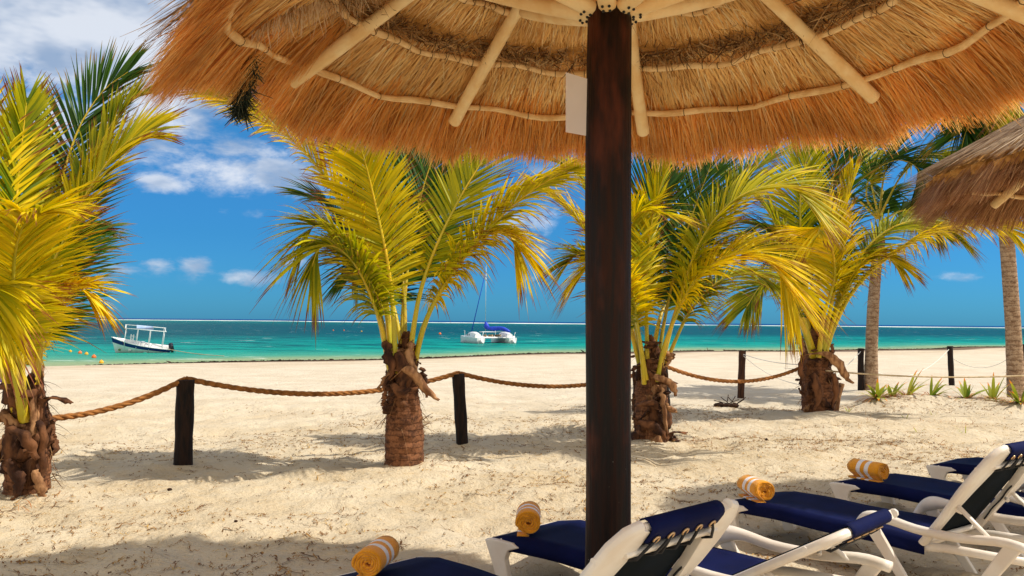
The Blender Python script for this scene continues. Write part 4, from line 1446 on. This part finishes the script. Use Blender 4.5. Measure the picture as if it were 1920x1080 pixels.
rope('white_cord', at(1470, 690, 19), at(1560, 698, 19), .0, .006, 'faint cord behind the shaggy palm at knee height', M['cord_white'], 1)


# ------------------------------------------------------------------ loungers
def lounger(org, ang, be, label, Ls=1.56, Lb=0.76, Wd=0.64):
    """local x: foot to head, y: near side to far side"""
    root = empty('sun_lounger', (org[0], org[1], 0.0), -ang)
    tag(root, label, 'sun lounger', 'navy sun loungers')
    wp = M['white_plastic']
    # --- side rails
    for y in (0.03, Wd - .03):
        mb = MB()
        mb.tube([(.03, y, .255), (.10, y, .262), (.24, y, .268), (.8, y, .264), (Ls, y, .264), (Ls + .12, y, .28), (Ls + .62, y, .30)], [.020, .027, .03, .03, .03, .03, .026], 10, True, .9)
        mb.build('side_rail', wp, root)
    for xb, zb in ((.03, .255), (Ls - .05, .268), (Ls + .6, .30)):
        mb = MB()
        mb.tube([(xb, .03, zb), (xb, Wd - .03, zb)], .022, 8)
        mb.build('crossbar', wp, root)
    # --- legs at the foot: tapered blades that lean inward
    zf = -.06
    for y0, sg in ((-.004, -1), (Wd + .004, 1)):
        mb = MB()
        pts = [(-.012, .262), (.03, .272), (.22, .276), (.27, .255), (.185, .225), (.16, .17), (.225, zf), (.135, zf), (.045, .15)]
        mb.prism([(a, b) for a, b in pts], y0 - .022, y0 + .022, lambda a, b, h: Vector((a, h, b)))
        mb.build('leg', wp, root, False, bevel=.008)
        # hump-shaped arm with its own legs
        mb = MB()
        yo = y0 + sg * .05
        arm = [(Ls - .42, yo - sg * .02, .285), (Ls - .37, yo, .36), (Ls - .30, yo, .395), (Ls - .20, yo, .40), (Ls - .02, yo, .375), (Ls + .22, yo, .375), (Ls + .46, yo, .40), (Ls + .60, yo, .385)]
        cv = spline(arm, 26)
        mb.tube(cv, [.034 + .022 * math.exp(-((i - 6) / 3.5) ** 2) for i in range(26)], 12, True, .8)
        mb.build('armrest', wp, root)
        for (xa, za, xb, w0) in ((Ls - .34, .37, Ls - .02, .052), (Ls + .52, .385, Ls + .22, .050)):
            mb = MB()
            mb.prism([(xa - w0, za), (xa + w0, za), (xb + w0 * .6, zf), (xb - w0 * .6, zf)], yo - .016, yo + .016, lambda a, b, h: Vector((a, h, b)))
            mb.build('leg', wp, root, False, bevel=.007)
    # --- seat sling
    nx, ny = 30, 14
    V = []
    for i in range(nx + 1):
        x = .015 + (Ls - .02) * i / nx
        ztop = .262 + .052 * min(1, x / .22) ** .8
        zt = ztop - .004 * math.sin(x * 9)
        prof = []
        for j in range(ny + 1):
            v = j / ny
            if v < .12:
                q = v / .12
                prof.append((-.010, zt - .088 + .080 * q))
            elif v > .88:
                q = (1 - v) / .12
                prof.append((Wd + .010, zt - .088 + .080 * q))
            else:
                q = (v - .12) / .76
                prof.append((q * Wd, zt + .004 - .014 * math.sin(math.pi * q) * min(1, (x / .3))))
        V += [(x, a, b) for a, b in prof]
    idx = np.arange((nx + 1) * (ny + 1)).reshape(nx + 1, ny + 1)
    Fc = np.stack([idx[:-1, :-1], idx[1:, :-1], idx[1:, 1:], idx[:-1, 1:]], -1).reshape(-1, 4)
    o = link_mesh('seat_sling', np.array(V), Fc, M['navy'], root, True)
    so_ = o.modifiers.new('thickness', 'SOLIDIFY')
    so_.thickness = .004
    # --- backrest (u along the back, y across, h out of its front face)
    cb, sb = math.cos(be), math.sin(be)
    px, pz = Ls - .02, .30

    def bk(u, y, h=0.0):
        return Vector((px + u * cb - h * sb, y, pz + u * sb + h * cb))
    fr = MB()
    for sg, yc in ((-1, -.012), (1, Wd + .012)):
        out = [(0.0, -.022), (.20, -.026), (.32, -.050), (.42, -.072), (.56, -.074), (.68, -.058), (.745, -.015), (.765, .05), (.748, .100), (.70, .104), (.64, .100), (.56, .082), (.44, .050), (.30, .028), (.0, .022)]
        poly = [(a, yc - sg * b) for a, b in out]
        fr.prism(poly, -.036, .006, lambda a, b, h: bk(a, b, h))
        rim = [bk(a, yc - sg * (b + .004), -.014) for a, b in out[:8]]
        fr.tube(rim, .023, 8)
        fr.tube([bk(.61, yc - sg * -.085, -.01), bk(.61, yc - sg * -.05, -.01)], .016, 8)
        fr.tube([bk(.30, yc + sg * .0, -.02), bk(.30, yc - sg * .04, -.06)], .013, 8)
        for kk in range(5):
            u_ = .06 + .075 * kk
            fr.tube([bk(u_, yc - sg * .0, -.012), bk(u_ + .008, yc + sg * .045, -.022)], .005, 6)
        for q in (.46, .56):
            fr.tube([bk(q, yc + sg * .05, -.022), bk(q + .07, yc - sg * .03, -.022)], .004, 5)
    fr.tube([bk(.632, .03, -.026), bk(.632, Wd - .03, -.026)], .026, 10, True, .6)
    fr.tube([bk(.745, .07, -.01), bk(.745, Wd - .07, -.01)], .018, 8)
    fr.tube([bk(.02, 0, -.01), bk(.02, Wd, -.01)], .018, 8)
    fr.build('backrest_frame', wp, root, True, bevel=.004)
    # struts that prop the back on the arms
    for y in (-.03, Wd + .03):
        mb = MB()
        a = bk(.34, y, -.02)
        mb.tube([a, Vector((Ls + .40, y + (.0), .385))], .018, 8, True, .7)
        mb.build('back_strut', wp, root)
    # back sling: front face
    V, nn = [], 12
    us = list(np.linspace(-.01, .735, 14))
    for u_ in us:
        for j in range(nn + 1):
            y = .022 + (Wd - .044) * j / nn
            V.append(bk(u_, y, .014 - .006 * math.sin(math.pi * j / nn) * (1 - abs(u_ / .37 - 1) ** 3)))
    V2 = []
    idx = np.arange(len(us) * (nn + 1)).reshape(len(us), nn + 1)
    Fc = np.stack([idx[:-1, :-1], idx[1:, :-1], idx[1:, 1:], idx[:-1, 1:]], -1).reshape(-1, 4)
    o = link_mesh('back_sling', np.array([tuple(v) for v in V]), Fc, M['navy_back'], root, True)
    so_ = o.modifiers.new('thickness', 'SOLIDIFY')
    so_.thickness = .004
    # the flap folded over the top bar and laced behind
    V = []
    for q in range(12):
        th = math.pi * 1.0 * min(1, q / 7)
        if q <= 7:
            du, dh = .745 + .03 * math.sin(th), -.01 + .034 * math.cos(th)
        else:
            du, dh = .745 - .014 * (q - 7), -.044 + .0 * (q - 7)
        for j in range(nn + 1):
            y = .085 + (Wd - .17) * j / nn
            dip = .012 * math.cos(j * math.pi / 1.5) if q > 8 else 0
            V.append(bk(du + dip, y, dh))
    idx = np.arange(12 * (nn + 1)).reshape(12, nn + 1)
    Fc = np.stack([idx[:-1, :-1], idx[1:, :-1], idx[1:, 1:], idx[:-1, 1:]], -1).reshape(-1, 4)
    o = link_mesh('top_flap', np.array([tuple(v) for v in V]), Fc, M['navy'], root, True)
    so_ = o.modifiers.new('thickness', 'SOLIDIFY')
    so_.thickness = .004
    lc = MB()
    for j in range(5):
        y = .14 + (Wd - .28) * j / 4
        ey = MB()
        c = bk(.712, y, -.049)
        a1, b1 = (bk(.72, y, -.049) - c).normalized(), Vector((0, 1, 0))
        ey.tube([c + (a1 * math.cos(q) + b1 * math.sin(q)) * .0145 for q in np.linspace(0, 6.29, 13)], .0045, 6, False)
        ey.build('eyelet', M['brass'], o)
        y2 = y + (-.06 if j == 0 else .06 if j == 4 else 0)
        lc.tube([c, bk(.68, (y + y2) / 2, -.054), bk(.632, y2, -.058), bk(.598, y2, -.03)], .0065, 6)
        if j == 1:
            lc.tube([c, bk(.67, y - .02, -.055), bk(.63, y - .045, -.058), bk(.600, y - .05, -.03)], .0055, 6)
    for sg, yc in ((1, .03), (-1, Wd - .03)):
        lc.tube([bk(u_, yc + sg * .012 * math.sin(u_ * 40), -.024) for u_ in np.linspace(.1, .62, 20)], .005, 6)
    lc.build('lacing_cord', M['black_cord'], root)
    return root


def towel(org, ang, along, across, label, tilt=0.0, L=.30, r=.072):
    """rolled towel lying on a lounger's foot end; local x runs along the roll"""
    ca, sa = math.cos(ang), math.sin(ang)
    p = (org[0] + along * ca + across * sa, org[1] - along * sa + across * ca, .318 + r)
    root = empty('rolled_towel', p, -ang + tilt)
    tag(root, label, 'towel', 'rolled orange towels')
    n = 108
    V, Fc = [], []
    turns = 4.75
    nx = 9
    for i in range(n):
        u = i / (n - 1)
        th = u * turns * 2 * math.pi
        rr = .010 + (r - .010) * u ** .9
        for k in range(nx):
            x = -.02 + L * k / (nx - 1)
            e = (.004 * math.sin(th * 3.1 + k) if k in (0, nx - 1) else 0) - .012 * (1 - u) * (1 if k == nx - 1 else 0)
            sq = 1.0 - .10 * max(0, -math.sin(th))
            yy_, zz_ = math.cos(th) * rr * 1.06, math.sin(th) * rr * sq
            if i >= n - 5:
                yy_, zz_ = -.012 * (i - n + 5) * 1.4, -r * .90 - .0135
            V.append((x + e + .003 * math.sin(i * 1.3 + k * 2), yy_, zz_ + .0025 * math.sin(th * 2 + k * 1.7)))
    idx = np.arange(n * nx).reshape(n, nx)
    Fc = np.stack([idx[:-1, :-1], idx[:-1, 1:], idx[1:, 1:], idx[1:, :-1]], -1).reshape(-1, 4)
    o = link_mesh('terry_roll', np.array(V), Fc, M['towel'], root, True)
    so_ = o.modifiers.new('thickness', 'SOLIDIFY')
    so_.thickness = .0125
    so_.offset = 0
    return root


LN = [((-.985, 4.43), .80, .90, 'nearest navy sun lounger, its raised white-framed back beside the umbrella pole'),
      ((-.13, 5.32), .76, .53, 'second navy lounger, reclined low, its foot seen left of the pole'),
      ((1.57, 6.44), .93, .94, 'middle navy lounger with a steep back, lit by the sun'),
      ((2.72, 7.28), .93, .95, 'fourth navy lounger lying in the shade behind the middle one'),
      ((3.98, 8.20), .86, .95, 'farthest navy lounger, empty without a towel, at the right edge')]
for (o_, a_, b_, l_) in LN:
    lounger(o_, a_, b_, l_)
towel(LN[0][0], LN[0][1], .14, .32, 'orange striped towel roll on the nearest lounger at the bottom edge', -.95)
towel(LN[1][0], LN[1][1], .09, .27, 'orange striped towel roll left of the umbrella pole', -.85)
towel(LN[2][0], LN[2][1], .10, .20, 'orange striped towel roll lit by the sun on the middle lounger', -.45)
towel(LN[3][0], LN[3][1], .10, .20, 'orange striped towel roll farthest right, on the shaded lounger', -.15)


# ------------------------------------------------------------------ boats and buoys
def loft(mb, secs, close=True):
    n = len(secs[0])
    vs = [v for s_ in secs for v in s_]
    fs = []
    for i in range(len(secs) - 1):
        for k in range(n - 1):
            fs.append((i * n + k, i * n + k + 1, (i + 1) * n + k + 1, (i + 1) * n + k))
    mb.add(vs, fs)


def motorboat():
    g0 = gnd(262, 661, SEA_Z)
    root = empty('motorboat', g0)
    root.rotation_euler = (math.radians(-15), math.radians(-5), math.radians(180 + 26))     # bow (+x) points left and towards the camera; heeling in the swell
    root.scale = (.70, .70, .70)
    tag(root, 'white and navy open motorboat with a canopy frame moored off the beach', 'boat')
    Lh, B = 6.9, 2.0

    def sheer(t):
        return .95 + .80 * t ** 2.0

    def half(t):
        return B / 2 * (1 - max(0, (t - .45) / .55) ** 2.3) * (.93 + .07 * t) + .03
    ts = np.linspace(0, 1, 18)

    def sec(t, f0, f1, n, inset=0):
        x = -Lh / 2 + Lh * t
        out = []
        for sg in (-1, 1):
            side = []
            for q in np.linspace(f0, f1, n):
                zz = -.25 + (sheer(t) + .25) * q
                yy = half(t) * (q ** .45) * (1.0 if t < .6 else (1 - (1 - q) * (t - .6) * .8)) - inset
                xx = x - (1 - q) * .7 * max(0, t - .6) / .4
                side.append(Vector((xx, sg * max(yy, .01), zz)))
            out.append(side)
        return out
    mb = MB()
    for sgi in (0, 1):
        mb.cur = 0
        loft(mb, [sec(t, 0, .66, 7)[sgi] for t in ts])
        mb.cur = 1
        loft(mb, [sec(t, .66, .96, 3)[sgi] for t in ts])
        mb.cur = 0
        loft(mb, [sec(t, .96, 1.0, 2)[sgi] for t in ts])
    a = sec(0, 0, 1, 7)
    mb.cur = 0
    mb.add(a[0] + a[1], [(i, i + 1, 7 + i + 1, 7 + i) for i in range(6)])
    mb.build('hull', [M['gull_white'], M['boat_navy']], root)
    mb = MB()
    for sgi in (0, 1):
        secs = []
        for t in ts:
            s_ = sec(min(t, .97), .35, 1, 5, .07)[sgi]
            secs.append(s_ + [sec(min(t, .97), 1, 1, 1, 0)[sgi][0]])
        loft(mb, secs)
    fl = [(sec(min(t, .97), .35, 1, 5, .07)[0][0], sec(min(t, .97), .35, 1, 5, .07)[1][0]) for t in ts]
    mb.add([v for p_ in fl for v in p_], [(2 * i, 2 * i + 1, 2 * i + 3, 2 * i + 2) for i in range(len(fl) - 1)])
    mb.build('interior', M['gull_white'], root)
    for x in (-1.9, -.4, 1.2):
        mb = MB()
        mb.box((x, 0, .42), (.40, 1.35, .22), None, .03)
        mb.build('bench', M['gull_white'], root)
    zt = 3.2
    for x, y in ((1.9, -.75), (1.9, .75), (.55, -.85), (.55, .85), (-.9, -.85), (-.9, .85), (-2.5, -.8), (-2.5, .8)):
        mb = MB()
        mb.tube([(x, y, .35), (x * 1.0, y, zt)], .035, 6)
        mb.build('canopy_post', M['gull_white'], root)
    mb = MB()
    for y in (-.85, .85):
        mb.tube([(2.0, y, zt), (-2.7, y, zt)], .045, 6)
    for x in (2.0, .55, -.9, -2.6):
        mb.tube([(x, -.85, zt), (x, .85, zt)], .04, 6)
    mb.build('canopy_frame', M['gull_white'], root)
    mb = MB()
    mb.box((-.2, 0, zt + .08), (1.9, 1.6, .05), None, .02)
    mb.build('canopy_cover', M['sky_blue_canvas'], root)
    mb = MB()
    for dx in (0, .28):
        mb.tube([(.95 + dx, .15, .5), (.95 + dx, .15, 2.3)], .07, 6)
    for z in (.9, 1.3, 1.7, 2.1):
        mb.tube([(.95, .15, z), (1.23, .15, z)], .04, 6)
    mb.build('ladder_rack', M['gull_white'], root)
    mb = MB()
    mb.box((-.2, 0, .95), (.55, .7, .9), None, .05)
    mb.build('console', M['gull_white'], root)
    for y in (-.38, .38):
        mb = MB()
        mb.box((-3.55, y, 1.05), (.55, .42, .75), Matrix.Rotation(.35, 3, 'Y'), .10)
        mb.box((-3.75, y, .45), (.28, .2, .9), Matrix.Rotation(.5, 3, 'Y'), .04)
        mb.tube([(-3.95, y, .18), (-4.25, y, .30)], .09, 8)
        mb.build('outboard_motor', M['black_paint'], root)
    for x, zz, mt in ((2.35, .33, 'emblem_green'), (-.55, .28, 'emblem_teal'), (-1.5, .25, 'emblem_green')):
        mb = MB()
        t = (x + Lh / 2) / Lh
        y = -half(t) * .93 - .02
        for sg in (-1, 1):
            mb.ball((x, sg * abs(y), zz), .2, 10, (1.2 if mt == 'emblem_teal' else .8, .18, .75))
        mb.build('hull_emblem', M[mt], root)
    return root


motorboat()
rope('mooring_line', gnd(315, 661, SEA_Z) + Vector((0, 0, .3)), gnd(420, 668, SEA_Z) + Vector((0, 0, .02)), .1, .03, 'mooring line running from the motorboat stern into shallow water', M['rope_pale'], 1)


def catamaran():
    g0 = gnd(915, 643, SEA_Z)
    th = math.atan2(.92, -.40)
    root = empty('catamaran', g0, th)                      # +x local = bow, away and to the left
    root.scale = (.92, .92, .80)
    tag(root, 'white sailing catamaran with a furled blue sail at anchor', 'boat')

    def hull(y0):
        mb = MB()
        secs = []
        for t in np.linspace(0, 1, 12):
            x = -3.6 + 8.6 * t
            w_ = .62 * (1 - max(0, (t - .35) / .65) ** 2) + .02
            s_ = []
            for k in range(9):
                a = math.pi * k / 8
                s_.append(Vector((x, y0 + w_ * math.cos(a), .95 + .25 * t - (1.2 + .2 * t) * math.sin(a) ** .8)))
            s_.append(s_[0])
            secs.append(s_)
        loft(mb, secs)
        n = len(secs[0])
        mb.add(secs[0], [tuple(range(n - 1))])
        mb.box((-3.75, y0, .35), (.35, .8, .5), None, .05)
        mb.build('hull', M['gull_white'], root)
        mb = MB()
        cs = []
        for t in np.linspace(0, 1, 8):
            x = -2.4 + 4.4 * t
            hh = .95 * math.sin(math.pi * min(1, .18 + t * .8)) ** .6
            cs.append([Vector((x, y0 - .5, 1.0)), Vector((x, y0 - .45, 1.0 + hh * .75)), Vector((x, y0 - .2, 1.0 + hh)), Vector((x, y0 + .2, 1.0 + hh)), Vector((x, y0 + .45, 1.0 + hh * .75)), Vector((x, y0 + .5, 1.0))])
        loft(mb, cs)
        mb.add(cs[0], [tuple(range(6))])
        cabin = mb.build('cabin', M['gull_white'], root)
        for sg in (-1, 1):
            for x in (.9, .1):
                w2 = MB()
                w2.ball((x, y0 + sg * .47, 1.42), .2, 10, (1, .2, 1))
                w2.build('window', M['glass_dark'], cabin)
        mb = MB()
        mb.box((-4.0, y0, .8), (.1, .3, 1.0), None, .02)
        mb.build('rudder', M['gull_white'], root)
    hull(2.55)
    hull(-2.55)
    mb = MB()
    mb.box((-1.9, 0, .98), (.9, 4.2, .2), None, .04)
    mb.box((1.9, 0, 1.08), (.35, 4.2, .2), None, .04)
    mb.box((-1.2, 0, 1.95), (1.2, 3.4, .10), None, .03)
    mb.build('bridge_deck', M['gull_white'], root)
    mb = MB()
    mb.box((.2, 0, 1.02), (3.2, 3.9, .05))
    for k in range(14):
        mb.box((random.uniform(-1.6, -.6), random.uniform(-1.5, 1.5), 1.32), (.35, .3, .35), Matrix.Rotation(random.random() * 3, 3, 'Z'), .05)
    mb.build('deck_gear', M['deck_net'], root)
    mb = MB()
    mb.tube([(.6, .2, 1.0), (.6, .2, 13.5)], .045, 8)
    mb.build('mast', M['alu'], root)
    mb = MB()
    cv = spline([(.5, .2, 3.7), (.45, .1, 3.0), (.2, -.1, 2.55), (-.8, -.7, 2.5), (-2.0, -1.4, 2.55), (-3.2, -2.2, 2.0)], 20)
    mb.tube(cv, [.12, .2, .3, .36, .38, .4, .38, .34, .32, .33, .36, .38, .36, .34, .33, .34, .36, .34, .28, .16], 10)
    mb.build('sail_cover', M['boat_blue'], root)
    mb = MB()
    mb.tube([(4.2, 1.2, 1.3), (.62, .22, 12.6)], [.07, .05], 6)
    mb.build('furled_jib', M['boat_blue'], root)
    for y in (2.55, -2.55):
        mb = MB()
        mb.tube([(-3.2, y - .3, 1.0), (-3.5, y - .4, 1.9)], .05, 6)
        mb.tube([(3.2, y, 1.2), (3.3, y, 2.1), (3.9, y, 2.1)], .03, 6)
        mb.build('rail_post', M['gull_white'], root)
    return root


catamaran()
BU = [(150, 663, 'orange', 'orange mooring buoy left of the motorboat, nearer the palm', .16), (162, 665, 'yellow', 'yellow orange buoy between two orange ones left of the motorboat', .15),
      (176, 671, 'orange', 'orange buoy nearest the sand at the left', .17), (132, 660, 'yellow', 'small yellow buoy beside the left palm fronds', .13), (190, 681, 'yellow', 'yellow float lying at the water edge', .15),
      (720, 621, 'orange', 'tiny orange buoy far out left of the second palm stems', .2), (645, 620, 'orange', 'tiny orange buoy far out leftmost of the distant row', .2), (678, 622, 'yellow', 'tiny yellow buoy far out in the distant row', .2),
      (625, 620, 'orange', 'tiny orange float far out on the open teal water', .2), (825, 627, 'orange', 'orange buoy just left of the catamaran', .3), (712, 619, 'yellow', 'tiny yellow float far out close to an orange one', .18)]
for px, py, c_, lb, r_ in BU:
    g0 = gnd(px, py, SEA_Z)
    mb = MB()
    mb.ball((0, 0, r_ * .35), r_, 12)
    mb.tube([(0, 0, r_ * 1.2), (0, 0, r_ * 1.6)], r_ * .25, 6)
    o = mb.build('mooring_buoy', M['buoy' if c_ == 'orange' else 'buoy_yellow'])
    o.location = g0
    tag(o, lb, 'buoy', 'mooring buoys')


# ------------------------------------------------------------------ small plants and bits
def blades(root, name, mat, n, Lr, Wr, upr, seed, spread=1.0, droop=.3, segs=5, at_root=0.03):
    r = np.random.default_rng(seed)
    a = r.uniform(0, 2 * math.pi, n)
    el = r.uniform(*upr, n)
    D = np.stack([np.cos(a) * np.cos(el) * spread, np.sin(a) * np.cos(el) * spread, np.sin(el)], 1)
    D = nrm(D)
    P0 = np.stack([np.cos(a) * at_root, np.sin(a) * at_root, np.full(n, -.01)], 1)
    side = nrm(np.stack([-np.sin(a), np.cos(a), np.zeros(n)], 1))
    bend = np.zeros((n, 3))
    bend[:, 2] = -droop
    V, Fc, T = ribbons(P0, D, r.uniform(*Lr, n), r.uniform(*Wr, n), bend, side, segs, .08, .6)
    return link_mesh(name, V, Fc, mat, root, True, None, {'t': T})


LL = ['bushy lily plant with brown drooping leaves beside the slim palm', 'lily plant with two tall upright green leaves', 'small lily hard against the two-leaved one',
      'lily plant with broad leaves between the lone post and the tallest palm', 'lily plant with an orange upright leaf left of the tallest palm', 'lily plant at the right edge below the tallest palm', 'low brown lily with hanging dry leaves']
for i, (px, py, s) in enumerate(LILIES):
    g0 = gnd(px, py)
    g0.z = hz(g0.x, g0.y)
    root = empty('beach_lily', g0)
    tag(root, LL[i], 'plant', 'lilies planted along the rope')
    blades(root, 'green_leaves', M['lily'], (13, 7, 8, 11, 9, 11, 7)[i], (s * .6, s * 1.25), (.06, .10), (.25, 1.35), 40 + i, 1.0, .28)
    blades(root, 'dry_leaves', M['dry'], 60, (.25, .7), (.015, .035), (.15, .75), 60 + i, 1.0, .55)
SP = [(1810, 812, .20, 'tiny two-leaved sprout on bare sand below the lilies'), (1697, 782, .14, 'tiny sprout on the mound left of centre of the lilies'), (1750, 778, .12, 'tiny sprout on the sand mound under the middle lilies'),
      (1722, 812, .13, 'tiny yellow sprout in the flecked sand left of the others'), (1590, 772, .2, 'small curled sprout beside the shaggy palm base')]
for i, (px, py, s, lb) in enumerate(SP):
    g0 = gnd(px, py)
    g0.z = hz(g0.x, g0.y)
    o = blades(None, 'grass_sprout', M['lily'], 3, (s * .8, s * 1.3), (.012, .022), (.5, 1.3), 90 + i, 1, .2)
    o.location = g0
    tag(o, lb, 'plant', 'small sprouts in the sand')
# grass wisps round posts and palms
gp = [(1405, 742), (1420, 738), (1480, 740), (1330, 745), (1440, 748), (1300, 758), (1360, 760), (1600, 765), (1385, 757), (900, 752), (955, 760), (1000, 765), (780, 884), (800, 890), (740, 888), (1290, 835), (1590, 780), (1490, 785), (90, 950), (70, 960), (30, 960)]
for j in range(46):
    gp.append((random.uniform(1270, 1900), random.uniform(765, 860)))
Vs, Fs, Ts, nb = [], [], [], 0
for j, (px, py) in enumerate(gp):
    g0 = gnd(px, py)
    z0 = hz(g0.x, g0.y)
    r = np.random.default_rng(400 + j)
    n = 14
    a = r.uniform(0, 6.28, n)
    el = r.uniform(.05, 1.1, n)
    D = nrm(np.stack([np.cos(a) * np.cos(el), np.sin(a) * np.cos(el), np.sin(el) * .8], 1))
    P0 = np.stack([g0.x + r.normal(0, .10, n), g0.y + r.normal(0, .10, n), np.full(n, z0)], 1)
    bend = r.normal(0, .3, (n, 3))
    bend[:, 2] = -.4
    V, Fc, T = ribbons(P0, D, r.uniform(.05, .2, n), r.uniform(.004, .009, n), bend, nrm(np.stack([-np.sin(a), np.cos(a), np.zeros(n)], 1)), 4)
    Vs.append(V)
    Fs.append(Fc + nb)
    nb += len(V)
o = link_mesh('beach_grass', np.vstack(Vs), np.vstack(Fs), M['dry'], origin=(2, 12, 0))
tag(o, 'thin dry beach grass wisps on the sand around posts and palms', 'grass', kind='stuff')


def lump(name, px, py, r_, label, cat, mat, n=5, seed=0):
    g0 = gnd(px, py)
    g0.z = hz(g0.x, g0.y)
    rr = random.Random(seed)
    mb = MB()
    for k in range(n):
        mb.ball((rr.uniform(-1, 1) * r_ * (1.6 if n > 1 else 0), rr.uniform(-.5, .5) * r_, r_ * .3), r_ * rr.uniform(.45, .8), 8, (rr.uniform(.8, 1.5), .9, rr.uniform(.5, .9)))
    if n > 3:
        for k in range(9):
            a = rr.uniform(0, 3.1)
            mb.tube([(rr.uniform(-1, 1) * r_ * 2, 0, .02), (rr.uniform(-1.5, 1.5) * r_ * 2, 0, rr.uniform(.05, .3) * (r_ / .12))], .008, 5)
    o = mb.build(name, mat)
    o.location = g0
    tag(o, label, cat)


lump('charred_husks', 1365, 761, .12, 'heap of charred palm husks left of the shaggy palm', 'debris', M['char'], 8, 1)
lump('pebble', 1438, 829, .05, 'small dark pebble lying on the flecked sand', 'stone', M['char'], 1, 2)
lump('dark_seed_pod', 318, 926, .035, 'small dark pod in the palm shadow left', 'seed pod', M['char'], 1, 3)
lump('dry_husk_bit', 443, 988, .03, 'small brown husk bit on the sunlit foreground sand', 'husk', M['husk'], 1, 4)
# cut stem stump by palm 4
g0 = gnd(1566, 772)
mb = MB()
mb.tube([(0, 0, -.1), (.05, 0, .28), (.13, 0, .52)], [.07, .075, .07], 8, True, .7)
o = mb.build('palm_stem_stump', M['husk_pale'], None, bevel=.01)
o.location = g0
tag(o, 'short cut palm stem sticking up beside the shaggy palm', 'stump')
# cloth bag at the left edge
g0 = gnd(4, 712)
root = empty('beach_bag', g0)
tag(root, 'purple and red cloth bag on the sand behind the left palm', 'bag')
mb = MB()
mb.tube([(0, 0, -.05), (0, 0, .1), (0, 0, .3), (0, 0, .42)], [.16, .19, .17, .10], 12)
mb.build('bag_body', M['purple'], root)
mb = MB()
mb.tube([(.1, 0, .38), (.17, 0, .5), (.24, 0, .38), (.24, 0, .0)], .035, 6)
mb.build('bag_strap', M['red'], root)
